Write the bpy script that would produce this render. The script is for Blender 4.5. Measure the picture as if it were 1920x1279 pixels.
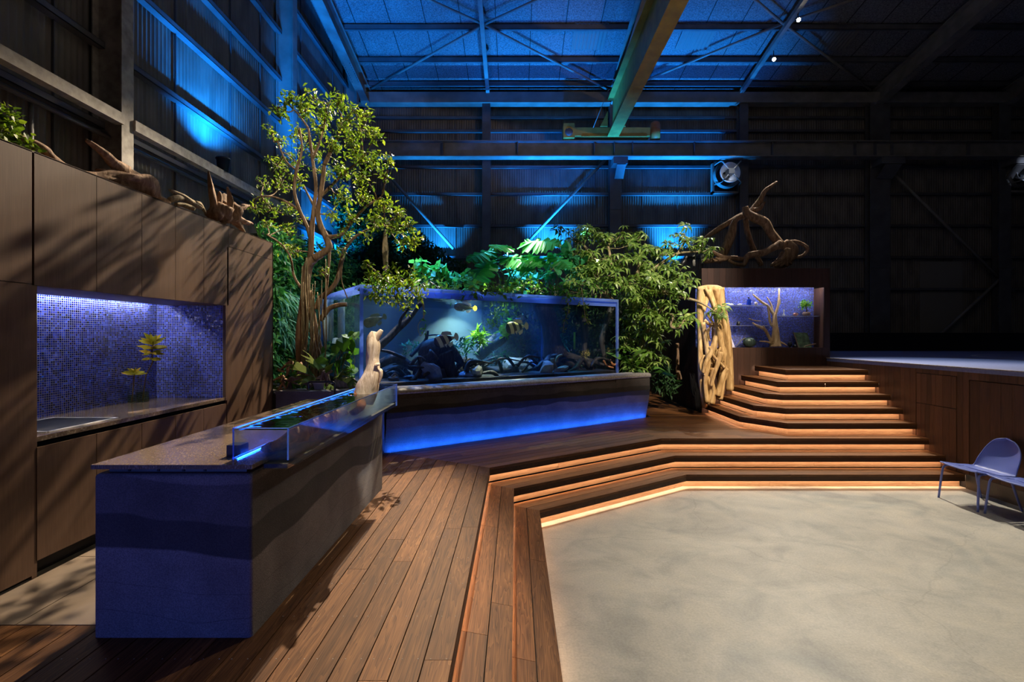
import bpy, math, random
import numpy as np
from mathutils import Vector, noise
PI = math.pi
for o in list(bpy.data.objects): bpy.data.objects.remove(o)
S = bpy.context.scene
COL = S.collection

# ------------------------------------------------------------ camera, world, exposure
F, CX, CY, CZ = 907.0, 967.0, 630.0, 2.1
cam_data = bpy.data.cameras.new('camera'); cam = bpy.data.objects.new('camera', cam_data)
COL.objects.link(cam); S.camera = cam
cam.location = (0, 0, CZ); cam.rotation_euler = (PI/2, 0, 0)
cam_data.sensor_width = 36; cam_data.lens = F/1920*36
cam_data.shift_x = -(CX-960)/1920; cam_data.shift_y = -(639.5-CY)/1920
cam_data.clip_end = 200
S.view_settings.view_transform = 'Standard'; S.view_settings.look = 'None'
S.view_settings.exposure = 0.0; S.view_settings.gamma = 1; S.view_settings.use_curve_mapping = False
S.cycles.transparent_max_bounces = 24
W = bpy.data.worlds.new('night'); S.world = W; W.use_nodes = True
W.node_tree.nodes['Background'].inputs[0].default_value = (0.35, 0.45, 0.75, 1)
W.node_tree.nodes['Background'].inputs[1].default_value = 0.012

def light(kind, loc, target, energy, color, size=0.1, angle=40, blend=0.5, size_y=None, name='lamp'):
    d = bpy.data.lights.new(name, kind); d.energy = energy; d.color = color
    if kind == 'SPOT':
        d.spot_size = math.radians(angle); d.spot_blend = blend; d.shadow_soft_size = size
    elif kind == 'AREA':
        d.size = size
        if size_y: d.shape = 'RECTANGLE'; d.size_y = size_y
    else: d.shadow_soft_size = size
    o = bpy.data.objects.new(name, d); COL.objects.link(o); o.location = loc
    o.rotation_euler = (Vector(target)-Vector(loc)).to_track_quat('-Z', 'Y').to_euler()
    return o
WARM = (1, .80, .56); NEUT = (1, .90, .74); BLUE = (0.01, 0.17, 1.0); CYAN = (0.04, .5, 1.0); COOL = (.75, .9, 1)
# ceiling track spots (fixtures are modelled further down)
light('SPOT', (-1.35, 12.25, 9.45), (-2.95, 4.1, 1.9), 14000, WARM, .04, 34, .55, name='track_or_added_spot')
light('SPOT', (-.95, 13.4, 9.3), (-3.0, 7.2, 3.8), 3000, NEUT, .05, 30, .6, name='track_or_added_spot')
light('SPOT', (6.9, 12.9, 9.45), (3.4, 4.4, 0), 3100, NEUT, .04, 50, .8, name='track_or_added_spot')
light('SPOT', (6.9, 11.9, 9.75), (5.2, 5.2, 0.2), 2900, NEUT, .04, 44, .8, name='track_or_added_spot')
# spots over the hall behind the camera
light('SPOT', (3.4, 0.5, 9.3), (3.4, 2.4, 0), 900, NEUT, .3, 56, .9, name='unseen_hall_spot')
light('SPOT', (5.0, 1.5, 9.0), (3.95, 9.3, 1.9), 6500, WARM, .08, 12, .5, name='unseen_hall_spot')
light('SPOT', (1.1, 2.6, 9.0), (-1.27, 4.15, 1.82), 6500, NEUT, .05, 4.6, .5, name='unseen_hall_spot')
light('SPOT', (3.5, 2.0, 9.4), (2.6, 9.6, 3.3), 7500, NEUT, .05, 24, .8, name='unseen_hall_spot')
light('SPOT', (0.5, 1.0, 9.2), (-2.6, 7.0, 4.4), 2600, NEUT, .05, 24, .8, name='unseen_hall_spot')
light('SPOT', (.6, 9.9, 9.4), (-.2, 3.6, 0.5), 750, WARM, .15, 46, .9, name='unseen_hall_spot')
light('SPOT', (1.5, 2.5, 9.4), (2.2, 8.0, .8), 900, WARM, .1, 20, .9, name='unseen_hall_spot')
# blue washes
light('SPOT', (-2.2, -2.2, 1.3), (-1.75, 2.45, 1.0), 330, (0.09, .17, 1), .4, 26, .6, name='blue_wash_light')
for (x, y, z, e) in ((-2.3, 14.85, 3.9, 1800), (1.12, 14.85, 3.9, 4200), (4.93, 14.85, 3.9, 4200)):
    light('SPOT', (x, y, z), (x, y+.35, 9), e, (0.01, .28, 1.0), .03, 72, 1, name='wall_uplight')
for (y, z, e) in ((7.82, 4.98, 1000), (12.2, 3.9, 1100)):
    light('SPOT', (-4.62, y, z), (-4.9, y+.2, 9), e, (0.005, .24, 1.0), .03, 130, 1, name='wall_uplight')
light('SPOT', (-2.9, 12.2, 4.2), (-2.6, 13.4, 10), 1300, (0.003, .17, 1), .1, 80, .8, name='roof_uplight')
light('SPOT', (-4.0, 9.0, 4.4), (-4.4, 12.4, 10), 2400, (0.003, .22, 1), .1, 50, .8, name='roof_uplight')
light('SPOT', (1.2, 13.2, 3.6), (1.2, 14.2, 10), 1700, (0.003, .18, 1), .1, 70, .8, name='roof_uplight')
light('SPOT', (4.6, 13.4, 3.6), (4.8, 14.2, 10), 1500, (0.003, .18, 1), .1, 60, .8, name='roof_uplight')
light('SPOT', (-3.0, 8.0, 5.6), (-4.3, 8.9, 2.2), 130, (0.05, .50, .95), .1, 60, .8, name='green_wall_light')
light('SPOT', (-.5, 10.6, 7.5), (0.2, 9.4, 3.2), 900, (0.1, .75, .9), .1, 32, .8, name='plant_light')
light('SPOT', (8.5, 1.5, 6.5), (3.0, 9.5, 8.4), 900, (1, .72, .40), .2, 30, .9, name='crane_fill_light')  # added warm fill on the girder, no such lamp known
light('SPOT', (8.4, 10.8, 9.7), (7.4, 8.4, 1.66), 1500, COOL, .1, 26, 1, name='track_or_added_spot')  # added cool fill for the gradient on the stage floor, no fixture
light('SPOT', (4.6, 4.5, 9.4), (4.6, 7.9, .9), 1500, WARM, .08, 34, .9, name='unseen_hall_spot')  # added spot to brighten the stair treads
light('SPOT', (.4, 2.2, 8.5), (-3.6, 4.72, 1.72), 900, (1, .88, .55), .05, 5, .8, name='unseen_hall_spot')  # added narrow spot to front-light the bottle cuttings
light('SPOT', (0, 3.2, 9.0), (.15, 9.3, 3.75), 2600, NEUT, .05, 12, .8, name='unseen_hall_spot')  # added spot to brighten the monstera leaves
# weak unseen area fill, added to lift the dark hall
light('AREA', (4, 4, 10.6), (4, 9, 0), 60, (1, .88, .75), 6, name='hall_fill_light')

# ------------------------------------------------------------ naming helpers
def tag(o, label=None, cat=None, group=None, kind=None):
    if label: o['label'] = label
    if cat: o['category'] = cat
    if group: o['group'] = group
    if kind: o['kind'] = kind
    return o
def thing(name, label, cat, loc=(0, 0, 0), group=None):
    o = bpy.data.objects.new(name, None); COL.objects.link(o); o.location = loc
    o.empty_display_size = .1
    return tag(o, label, cat, group)
def wloc(o):
    v = Vector((0, 0, 0))
    while o is not None: v += o.location; o = o.parent
    return v
def link_mesh(name, me, mat, parent, shift=True):
    if parent is not None and shift:
        w = wloc(parent)
        if w.length > 0:
            a = np.empty(len(me.vertices)*3); me.vertices.foreach_get('co', a)
            a = a.reshape(-1, 3) - np.array(w); me.vertices.foreach_set('co', a.ravel())
    me.update()
    for m in (mat if isinstance(mat, (list, tuple)) else [mat]): me.materials.append(m)
    o = bpy.data.objects.new(name, me); COL.objects.link(o)
    if parent is not None: o.parent = parent
    return o
def copy_tree(o, parent=None):
    c = o.copy(); COL.objects.link(c); c.parent = parent
    for ch in o.children: copy_tree(ch, c)
    return c
def P(px, py, d): return Vector(((px-CX)/F*d, d, CZ+(CY-py)/F*d))
def PZ(px, py, z):
    d = F*(CZ-z)/(py-CY); return Vector(((px-CX)/F*d, d, z))

class MB:
    def __init__(s): s.v = []; s.f = []; s.sm = []; s.mi = []; s.cm = 0
    def add(s, vs, fs, smooth=False):
        b = len(s.v); s.v += [tuple(p) for p in vs]
        for f in fs: s.f.append([b+i for i in f]); s.sm.append(smooth); s.mi.append(s.cm)
        return s
    def box(s, x0, x1, y0, y1, z0, z1):
        return s.add([(x0,y0,z0),(x1,y0,z0),(x1,y1,z0),(x0,y1,z0),(x0,y0,z1),(x1,y0,z1),(x1,y1,z1),(x0,y1,z1)],
              [(0,3,2,1),(4,5,6,7),(0,1,5,4),(1,2,6,5),(2,3,7,6),(3,0,4,7)])
    def prism(s, poly, z0, z1):
        n = len(poly); a = sum(poly[i][0]*poly[(i+1)%n][1]-poly[(i+1)%n][0]*poly[i][1] for i in range(n))
        if a < 0: poly = poly[::-1]
        vs = [(p[0], p[1], z0) for p in poly]+[(p[0], p[1], z1) for p in poly]
        return s.add(vs, [tuple(range(n))[::-1], tuple(range(n, 2*n))]+[(i, (i+1)%n, n+(i+1)%n, n+i) for i in range(n)])
    def bar(s, a, b, w, h, up=(0, 0, 1)):
        a = Vector(a); b = Vector(b); d = (b-a).normalized(); up = Vector(up)
        r = d.cross(up)
        if r.length < 1e-4: r = d.cross(Vector((0, 1, 0)))
        r.normalize(); u = r.cross(d).normalized(); r *= w/2; u *= h/2
        vs = [a-r-u, a+r-u, a+r+u, a-r+u, b-r-u, b+r-u, b+r+u, b-r+u]
        return s.add(vs, [(3,2,1,0),(4,5,6,7),(0,1,5,4),(1,2,6,5),(2,3,7,6),(3,0,4,7)])
    def ibeam(s, a, b, w, h, tf=.02, tw=.014, up=(0, 0, 1)):
        a = Vector(a); b = Vector(b); d = (b-a).normalized(); up = Vector(up)
        r = d.cross(up).normalized(); u = r.cross(d).normalized()
        s.bar(a+u*(h/2-tf/2), b+u*(h/2-tf/2), w, tf, up); s.bar(a-u*(h/2-tf/2), b-u*(h/2-tf/2), w, tf, up)
        return s.bar(a, b, tw, h-2*tf, up)
    def tube(s, pts, rad, seg=8, amp=0, seed=0, cap=True, smooth=True, flat=1, freq=3.0):
        pts = [Vector(p) for p in pts]; n = len(pts)
        if not isinstance(rad, (list, tuple)): rad = [rad]*n
        vs = []; fs = []
        t = (pts[1]-pts[0]).normalized(); nrm = t.orthogonal().normalized()
        for i in range(n):
            t2 = (pts[min(i+1, n-1)]-pts[max(i-1, 0)])
            t2 = t2.normalized() if t2.length > 1e-9 else t
            nrm = nrm - t2*nrm.dot(t2); nrm = nrm.normalized() if nrm.length > 1e-6 else t2.orthogonal().normalized()
            bn = t2.cross(nrm)
            for k in range(seg):
                an = 2*PI*k/seg; r = rad[i]
                if amp:
                    r *= 1+amp*noise.noise(Vector((math.cos(an)*1.3+seed*7.1, math.sin(an)*1.3, pts[i].length*freq+seed)))*1.6
                vs.append(pts[i]+nrm*math.cos(an)*r+bn*math.sin(an)*r*flat)
        for i in range(n-1):
            for k in range(seg):
                a = i*seg+k; b = i*seg+(k+1)%seg; fs.append((a, b, b+seg, a+seg))
        if cap: fs.append(tuple(range(seg))[::-1]); fs.append(tuple((n-1)*seg+k for k in range(seg)))
        return s.add(vs, fs, smooth)
    def cyl(s, a, b, r, seg=16, r2=None, smooth=True): return s.tube([a, b], [r, r if r2 is None else r2], seg, smooth=smooth)
    def lathe(s, c, prof, seg=20, axis='z'):
        c = Vector(c); vs = []; fs = []; n = len(prof)
        for r, z in prof:
            for k in range(seg):
                a = 2*PI*k/seg
                p = (r*math.cos(a), r*math.sin(a), z)
                if axis == 'y': p = (p[0], p[2], p[1])
                vs.append(c+Vector(p))
        for i in range(n-1):
            for k in range(seg):
                a = i*seg+k; b = i*seg+(k+1)%seg; fs.append((a, b, b+seg, a+seg))
        return s.add(vs, fs, True)
    def rock(s, c, r, seed=0, sub=2, amp=.35, freq=1.2):
        import bmesh
        bm = bmesh.new(); bmesh.ops.create_icosphere(bm, subdivisions=sub, radius=1)
        vs = []
        for v in bm.verts:
            k = 1+amp*noise.noise(v.co*freq+Vector((seed*3.7, seed, 1)))*1.5
            vs.append(Vector(c)+Vector((v.co.x*r[0]*k, v.co.y*r[1]*k, v.co.z*r[2]*k)))
        fs = [tuple(v.index for v in f.verts) for f in bm.faces]; bm.free()
        return s.add(vs, fs, False)
    def grid(s, fn, nu, nv, smooth=True, closed=False):
        vs = [fn(i/(nu-1), j/(nv-1)) for i in range(nu) for j in range(nv)]
        return s.add(vs, [(i*nv+j, (i+1)*nv+j, (i+1)*nv+j+1, i*nv+j+1) for i in range(nu-1) for j in range(nv-1)], smooth)
    def build(s, name, mat, parent=None, shift=True):
        me = bpy.data.meshes.new(name); me.from_pydata(s.v, [], s.f)
        me.polygons.foreach_set('use_smooth', s.sm)
        if isinstance(mat, (list, tuple)): me.polygons.foreach_set('material_index', s.mi)
        return link_mesh(name, me, mat, parent, shift)

def rot_mats(dirs, ups, rolls=None):
    """columns: x=side, y=dir, z=normal"""
    y = dirs/np.linalg.norm(dirs, axis=1, keepdims=True)
    x = np.cross(y, ups); x /= np.maximum(np.linalg.norm(x, axis=1, keepdims=True), 1e-6)
    z = np.cross(x, y)
    if rolls is not None:
        c = np.cos(rolls)[:, None]; s_ = np.sin(rolls)[:, None]; x, z = x*c+z*s_, z*c-x*s_
    return np.stack([x, y, z], axis=2)
def scatter(tv, tf, mats, pos, scl):
    tv = np.array(tv, float); n = len(pos)
    v = np.einsum('nij,kj->nki', mats, tv)*np.array(scl).reshape(n, 1, 1)+np.array(pos)[:, None, :]
    k = len(tv); faces = []
    base = (np.arange(n)*k)
    loops = []; starts = []; tot = 0
    L = np.concatenate([np.array(f) for f in tf]); lens = np.array([len(f) for f in tf])
    allL = (L[None, :]+base[:, None]).ravel(); alllens = np.tile(lens, n)
    return v.reshape(-1, 3), allL, alllens
def mesh_np(name, chunks, mat, parent, smooth=False, shift=True):
    vs = []; ls = []; lens = []; off = 0
    for v, L, ln in chunks:
        vs.append(v); ls.append(L+off); lens.append(ln); off += len(v)
    v = np.concatenate(vs); L = np.concatenate(ls); ln = np.concatenate(lens)
    me = bpy.data.meshes.new(name); me.vertices.add(len(v)); me.vertices.foreach_set('co', v.ravel())
    me.loops.add(len(L)); me.loops.foreach_set('vertex_index', L.astype(np.int32))
    me.polygons.add(len(ln)); st = np.concatenate([[0], np.cumsum(ln)[:-1]])
    me.polygons.foreach_set('loop_start', st.astype(np.int32))
    try: me.polygons.foreach_set('loop_total', ln.astype(np.int32))
    except Exception: pass
    me.polygons.foreach_set('use_smooth', np.full(len(ln), smooth))
    me.update(calc_edges=True); me.validate()
    return link_mesh(name, me, mat, parent, shift)
def crom(pts, n=5):
    pts = [Vector(p) for p in pts]; out = []
    for i in range(len(pts)-1):
        p0 = pts[max(i-1, 0)]; p1 = pts[i]; p2 = pts[i+1]; p3 = pts[min(i+2, len(pts)-1)]
        for k in range(n):
            t = k/n
            out.append(.5*((2*p1)+(p2-p0)*t+(2*p0-5*p1+4*p2-p3)*t*t+(3*p1-p0-3*p2+p3)*t**3))
    out.append(pts[-1]); return out
def lerp_r(rs, n=5):
    out = []
    for i in range(len(rs)-1):
        for k in range(n): out.append(rs[i]+(rs[i+1]-rs[i])*k/n)
    out.append(rs[-1]); return out
def limb(m, pts, rs, seg=8, amp=.25, seed=0, n=5, freq=3.0):
    """pts: list of Vector, rs radii"""
    return m.tube(crom(pts, n), lerp_r(rs, n), seg, amp, seed, freq=freq)

# ------------------------------------------------------------ materials
def mat_base(name):
    m = bpy.data.materials.new(name); m.use_nodes = True; nt = m.node_tree
    return m, nt, nt.nodes['Principled BSDF']
class NT:
    def __init__(s, nt): s.nt = nt
    def n(s, t, **k):
        x = s.nt.nodes.new(t)
        for a, b in k.items():
            if a.startswith('i_'):
                key = a[2:]; key = int(key) if key.isdigit() else key.replace('_', ' ')
                x.inputs[key].default_value = b
            else: setattr(x, a, b)
        return x
    def l(s, a, b): s.nt.links.new(a, b)
    def math(s, op, a, b=None):
        x = s.nt.nodes.new('ShaderNodeMath'); x.operation = op
        for i, v in enumerate((a, b)):
            if v is None: continue
            if isinstance(v, (int, float)): x.inputs[i].default_value = v
            else: s.l(v, x.inputs[i])
        return x.outputs[0]
    def ramp(s, fac, stops, interp='LINEAR'):
        x = s.nt.nodes.new('ShaderNodeValToRGB'); x.color_ramp.interpolation = interp
        e = x.color_ramp.elements
        while len(e) < len(stops): e.new(.5)
        for el, (p, c) in zip(e, stops): el.position = p; el.color = (*c, 1) if len(c) == 3 else c
        s.l(fac, x.inputs[0]); return x.outputs[0]
    def mix(s, fac, a, b, mode='MIX'):
        x = s.nt.nodes.new('ShaderNodeMix'); x.data_type = 'RGBA'; x.blend_type = mode
        for sock, v in ((x.inputs[0], fac), (x.inputs[6], a), (x.inputs[7], b)):
            if isinstance(v, (int, float)): sock.default_value = v
            elif isinstance(v, tuple): sock.default_value = (*v, 1) if len(v) == 3 else v
            else: s.l(v, sock)
        return x.outputs[2]
def bump(N, h, strength, dist, bs):
    b = N.n('ShaderNodeBump'); b.inputs['Strength'].default_value = strength; b.inputs['Distance'].default_value = dist
    N.l(h, b.inputs['Height']); N.l(b.outputs[0], bs.inputs['Normal']); return b
def simple(name, col, rough=.6, metal=0, noise_s=0, var=.25, bumpd=0, emit=None, es=0, spec=None):
    m, nt, bs = mat_base(name); N = NT(nt)
    bs.inputs['Roughness'].default_value = rough; bs.inputs['Metallic'].default_value = metal
    bs.inputs['Base Color'].default_value = (*col, 1)
    if spec is not None: bs.inputs['Specular IOR Level'].default_value = spec
    if noise_s:
        tc = N.n('ShaderNodeTexCoord'); nz = N.n('ShaderNodeTexNoise'); nz.inputs['Scale'].default_value = noise_s
        nz.inputs['Detail'].default_value = 6; N.l(tc.outputs['Object'], nz.inputs['Vector'])
        c = N.ramp(nz.outputs[0], [(.3, tuple(x*(1-var) for x in col)), (.7, tuple(min(1, x*(1+var)) for x in col))])
        N.l(c, bs.inputs['Base Color'])
        if bumpd: bump(N, nz.outputs[0], .6, bumpd, bs)
    if emit: bs.inputs['Emission Color'].default_value = (*emit, 1); bs.inputs['Emission Strength'].default_value = es
    return m
def wood(name, cols, angle=0, vertical=False, rough=.45, ring=.5, island=.35, scale=1.0, bumpd=.0008, spec=.4):
    """grain along +X rotated by angle; vertical: grain along Z"""
    m, nt, bs = mat_base(name); N = NT(nt)
    tc = N.n('ShaderNodeTexCoord'); geo = N.n('ShaderNodeNewGeometry')
    mp = N.n('ShaderNodeMapping'); mp.inputs['Rotation'].default_value = (0, PI/2 if vertical else 0, 0) if vertical else (0, 0, -angle)
    N.l(tc.outputs['Object'], mp.inputs['Vector'])
    isl = geo.outputs['Random Per Island']
    cmb = N.n('ShaderNodeCombineXYZ'); N.l(N.math('MULTIPLY', isl, 37.0), cmb.inputs[0]); N.l(N.math('MULTIPLY', isl, 91.0), cmb.inputs[1]); N.l(N.math('MULTIPLY', isl, 53.0), cmb.inputs[2])
    add = N.n('ShaderNodeVectorMath', operation='ADD'); N.l(mp.outputs[0], add.inputs[0]); N.l(cmb.outputs[0], add.inputs[1])
    sc = N.n('ShaderNodeVectorMath', operation='MULTIPLY'); N.l(add.outputs[0], sc.inputs[0]); sc.inputs[1].default_value = (1.1*scale, 14*scale, 14*scale)
    nz = N.n('ShaderNodeTexNoise'); nz.inputs['Scale'].default_value = 1; nz.inputs['Detail'].default_value = 3; nz.inputs['Distortion'].default_value = .6
    N.l(sc.outputs[0], nz.inputs['Vector'])
    rings = N.math('FRACT', N.math('MULTIPLY', nz.outputs[0], 9.0))
    sc2 = N.n('ShaderNodeVectorMath', operation='MULTIPLY'); N.l(add.outputs[0], sc2.inputs[0]); sc2.inputs[1].default_value = (4*scale, 190*scale, 190*scale)
    fine = N.n('ShaderNodeTexNoise'); fine.inputs['Scale'].default_value = 1; fine.inputs['Detail'].default_value = 2; N.l(sc2.outputs[0], fine.inputs['Vector'])
    v = N.math('ADD', N.math('MULTIPLY', rings, ring*.5), N.math('MULTIPLY', fine.outputs[0], .6))
    v = N.math('ADD', v, N.math('MULTIPLY', N.math('SUBTRACT', nz.outputs[0], .5), .5))
    c = N.ramp(v, [(.15, cols[0]), (.5, cols[1]), (.85, cols[2])])
    k = N.math('ADD', N.math('MULTIPLY', isl, island*2), 1-island)
    kk = N.n('ShaderNodeCombineColor'); [N.l(k, kk.inputs[i]) for i in range(3)]
    c = N.mix(1.0, c, kk.outputs[0], 'MULTIPLY')
    N.l(c, bs.inputs['Base Color']); bs.inputs['Roughness'].default_value = rough
    bs.inputs['Specular IOR Level'].default_value = spec
    bump(N, v, .5, bumpd, bs); return m
def mosaic(name, ax):
    m, nt, bs = mat_base(name); N = NT(nt)
    tc = N.n('ShaderNodeTexCoord'); sp = N.n('ShaderNodeSeparateXYZ'); N.l(tc.outputs['Object'], sp.inputs[0])
    cb = N.n('ShaderNodeCombineXYZ'); N.l(sp.outputs[ax], cb.inputs[0]); N.l(sp.outputs[2], cb.inputs[1])
    br = N.n('ShaderNodeTexBrick', offset=0.0, squash=1.0); N.l(cb.outputs[0], br.inputs['Vector'])
    for k, v in (('Scale', 1), ('Mortar Size', .0014), ('Mortar Smooth', .15), ('Bias', 0), ('Brick Width', .0185), ('Row Height', .0185)): br.inputs[k].default_value = v
    br.inputs['Color1'].default_value = (0.0, 0, 0, 1); br.inputs['Color2'].default_value = (1, 1, 1, 1); br.inputs['Mortar'].default_value = (.5, .5, .5, 1)
    c = N.ramp(br.outputs['Color'], [(0, (.006, .008, .05)), (.35, (.010, .022, .26)), (.7, (.02, .045, .50)), (1, (.06, .13, .80))])
    c = N.mix(br.outputs['Fac'], c, (.42, .42, .55))
    N.l(c, bs.inputs['Base Color']); 
    r = N.math('ADD', N.math('MULTIPLY', br.outputs['Fac'], .5), .12); N.l(r, bs.inputs['Roughness'])
    # each glass tessera leans its own way
    wn = N.n('ShaderNodeTexWhiteNoise'); wn.noise_dimensions = '2D'
    sn = N.n('ShaderNodeVectorMath', operation='SNAP'); N.l(cb.outputs[0], sn.inputs[0]); sn.inputs[1].default_value = (.0185, .0185, 1)
    N.l(sn.outputs[0], wn.inputs['Vector'])
    sb = N.n('ShaderNodeVectorMath', operation='SUBTRACT'); N.l(wn.outputs['Color'], sb.inputs[0]); sb.inputs[1].default_value = (.5, .5, .5)
    ms = N.n('ShaderNodeVectorMath', operation='SCALE'); N.l(sb.outputs[0], ms.inputs[0]); ms.inputs['Scale'].default_value = .30
    ge = N.n('ShaderNodeNewGeometry'); ad = N.n('ShaderNodeVectorMath', operation='ADD'); N.l(ge.outputs['Normal'], ad.inputs[0]); N.l(ms.outputs[0], ad.inputs[1])
    nm = N.n('ShaderNodeVectorMath', operation='NORMALIZE'); N.l(ad.outputs[0], nm.inputs[0]); N.l(nm.outputs[0], bs.inputs['Normal'])
    return m
def clear(name, tint=(1, 1, 1), ior=1.45, refl=1.0, haze=None, haze_f=0, wave=0):
    m = bpy.data.materials.new(name); m.use_nodes = True; nt = m.node_tree; nt.nodes.clear(); N = NT(nt)
    out = N.n('ShaderNodeOutputMaterial'); tr = N.n('ShaderNodeBsdfTransparent'); tr.inputs[0].default_value = (*tint, 1)
    gl = N.n('ShaderNodeBsdfGlossy'); gl.inputs['Roughness'].default_value = .01
    fr = N.n('ShaderNodeFresnel'); fr.inputs[0].default_value = ior
    if not wave:   # thin shell: the inner faces reflect like the outer ones
        gg = N.n('ShaderNodeNewGeometry'); N.l(N.math('ADD', N.math('MULTIPLY', gg.outputs['Backfacing'], 1/ior-ior), ior), fr.inputs[0])
    if wave:
        nz = N.n('ShaderNodeTexNoise'); nz.inputs['Scale'].default_value = 6; tc = N.n('ShaderNodeTexCoord'); N.l(tc.outputs['Object'], nz.inputs['Vector'])
        b = N.n('ShaderNodeBump'); b.inputs['Strength'].default_value = wave; b.inputs['Distance'].default_value = .02
        N.l(nz.outputs[0], b.inputs['Height']); N.l(b.outputs[0], gl.inputs['Normal']); N.l(b.outputs[0], fr.inputs['Normal'])
    mx = N.n('ShaderNodeMixShader'); N.l(N.math('MULTIPLY', fr.outputs[0], refl), mx.inputs[0]); N.l(tr.outputs[0], mx.inputs[1]); N.l(gl.outputs[0], mx.inputs[2])
    res = mx.outputs[0]
    if haze:
        df = N.n('ShaderNodeBsdfTranslucent'); df.inputs[0].default_value = (*haze, 1); d2 = N.n('ShaderNodeBsdfDiffuse'); d2.inputs[0].default_value = (*haze, 1)
        m0 = N.n('ShaderNodeMixShader'); m0.inputs[0].default_value = .5; N.l(df.outputs[0], m0.inputs[1]); N.l(d2.outputs[0], m0.inputs[2])
        m2 = N.n('ShaderNodeMixShader'); m2.inputs[0].default_value = haze_f; N.l(res, m2.inputs[1]); N.l(m0.outputs[0], m2.inputs[2]); res = m2.outputs[0]
    N.l(res, out.inputs[0]); return m
def leafmat(name, c1, c2, c3, rough=.52, trans=.3, gloss=.25):
    m, nt, bs = mat_base(name); N = NT(nt)
    ge = N.n('ShaderNodeNewGeometry')
    c = N.ramp(ge.outputs['Random Per Island'], [(0, c1), (.55, c2), (1, c3)])
    N.l(c, bs.inputs['Base Color']); bs.inputs['Roughness'].default_value = rough; bs.inputs['Specular IOR Level'].default_value = gloss
    tl = N.n('ShaderNodeBsdfTranslucent'); N.l(N.mix(1.0, c, (1.5, 1.6, .7), 'MULTIPLY'), tl.inputs[0])
    mx = N.n('ShaderNodeMixShader'); mx.inputs[0].default_value = trans
    out = nt.nodes['Material Output']; N.l(bs.outputs[0], mx.inputs[1]); N.l(tl.outputs[0], mx.inputs[2]); N.l(mx.outputs[0], out.inputs[0])
    return m
def barkmat(name, c1, c2, c3, scale=8, bumpd=.01, rough=.8):
    m, nt, bs = mat_base(name); N = NT(nt)
    tc = N.n('ShaderNodeTexCoord'); mp = N.n('ShaderNodeMapping'); mp.inputs['Scale'].default_value = (3, 3, .6); N.l(tc.outputs['Object'], mp.inputs[0])
    nz = N.n('ShaderNodeTexNoise'); nz.inputs['Scale'].default_value = scale; nz.inputs['Detail'].default_value = 8; nz.inputs['Roughness'].default_value = .65; nz.inputs['Distortion'].default_value = .8
    N.l(mp.outputs[0], nz.inputs['Vector'])
    N.l(N.ramp(nz.outputs[0], [(.3, c1), (.5, c2), (.68, c3)]), bs.inputs['Base Color']); bs.inputs['Roughness'].default_value = rough
    bs.inputs['Specular IOR Level'].default_value = .25
    bump(N, nz.outputs[0], .8, bumpd, bs); return m
def emis(name, col, s):
    m = bpy.data.materials.new(name); m.use_nodes = True; nt = m.node_tree; nt.nodes.clear()
    o = nt.nodes.new('ShaderNodeOutputMaterial'); e = nt.nodes.new('ShaderNodeEmission'); e.inputs[0].default_value = (*col, 1); e.inputs[1].default_value = s
    nt.links.new(e.outputs[0], o.inputs[0]); return m
UANG = math.atan2(.545, .8384)
DK = [(.045, .018, .007), (.135, .058, .021), (.25, .120, .046)]
M = {}
M['deck_y'] = wood('thermowood along the hall', DK, PI/2, rough=.6, spec=.12)
M['deck_u'] = wood('thermowood along the tank', DK, UANG, rough=.45, spec=.3)
M['deck_x'] = wood('thermowood across', DK, 0, rough=.45, spec=.3)
ST = [(.28, .16, .09), (.42, .26, .15), (.54, .36, .22)]
M['step_x'] = wood('step wood', ST, 0, rough=.5, island=.15)
M['step_u'] = wood('step wood diagonal', ST, UANG, rough=.5, island=.15)
M['step_y'] = wood('step wood lengthwise', ST, PI/2, rough=.5, island=.15)
M['fascia'] = wood('dark nosing', [(.03, .012, .006), (.06, .026, .012), (.09, .04, .018)], 0, rough=.5, island=.1)
M['panel'] = wood('walnut veneer', [(.085, .046, .028), (.125, .070, .043), (.17, .098, .060)], vertical=True, rough=.5, ring=.15, island=.05, scale=1.2, bumpd=.0003, spec=.3)
M['plank'] = wood('dark vertical planks', [(.05, .022, .012), (.10, .045, .024), (.155, .072, .038)], vertical=True, rough=.5, island=.35, ring=.2)
M['boxplank'] = wood('very dark vertical planks', [(.028, .012, .009), (.05, .022, .015), (.075, .034, .022)], vertical=True, rough=.55, island=.2, ring=.2)
M['dark'] = simple('blackened recess', (.012, .010, .010), .7)
M['black'] = simple('black metal', (.012, .012, .014), .4, .3)
M['steel'] = simple('painted steel', (.20, .19, .175), .55, 0, 3, .25, .001)
M['steel_dark'] = simple('dark painted steel', (.10, .10, .11), .5, 0, 3, .25, .001)
M['rusty'] = simple('rust specked steel', (.33, .30, .26), .7, 0, 9, .35, .001)
M['gusset'] = simple('waxed steel plinth', (.10, .10, .085), .5, .2, 5, .3)
M['yellow'] = simple('crane yellow', (.48, .29, .055), .5, 0, 4, .2, .001)
M['orange'] = simple('motor orange', (.55, .16, .03), .5)
M['led_warm'] = emis('warm led', (1, .66, .42), 52)
M['led_white'] = emis('white led', (.88, .90, 1), 58)
M['led_blue'] = emis('blue led', (.01, .12, 1), 60); M['led_soft'] = emis('soft blue led', (.02, .20, 1), 9)
M['lamp'] = emis('lamp face', (1, .92, .78), 160)
M['leaf_tree'] = leafmat('tree leaves', (.035, .075, .012), (.10, .17, .018), (.24, .30, .04))
M['leaf_mid'] = leafmat('glossy mid leaves', (.03, .10, .012), (.07, .18, .02), (.16, .28, .04))
M['leaf_dark'] = leafmat('dark ivy leaves', (.012, .035, .012), (.02, .06, .02), (.04, .09, .03))
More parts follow.
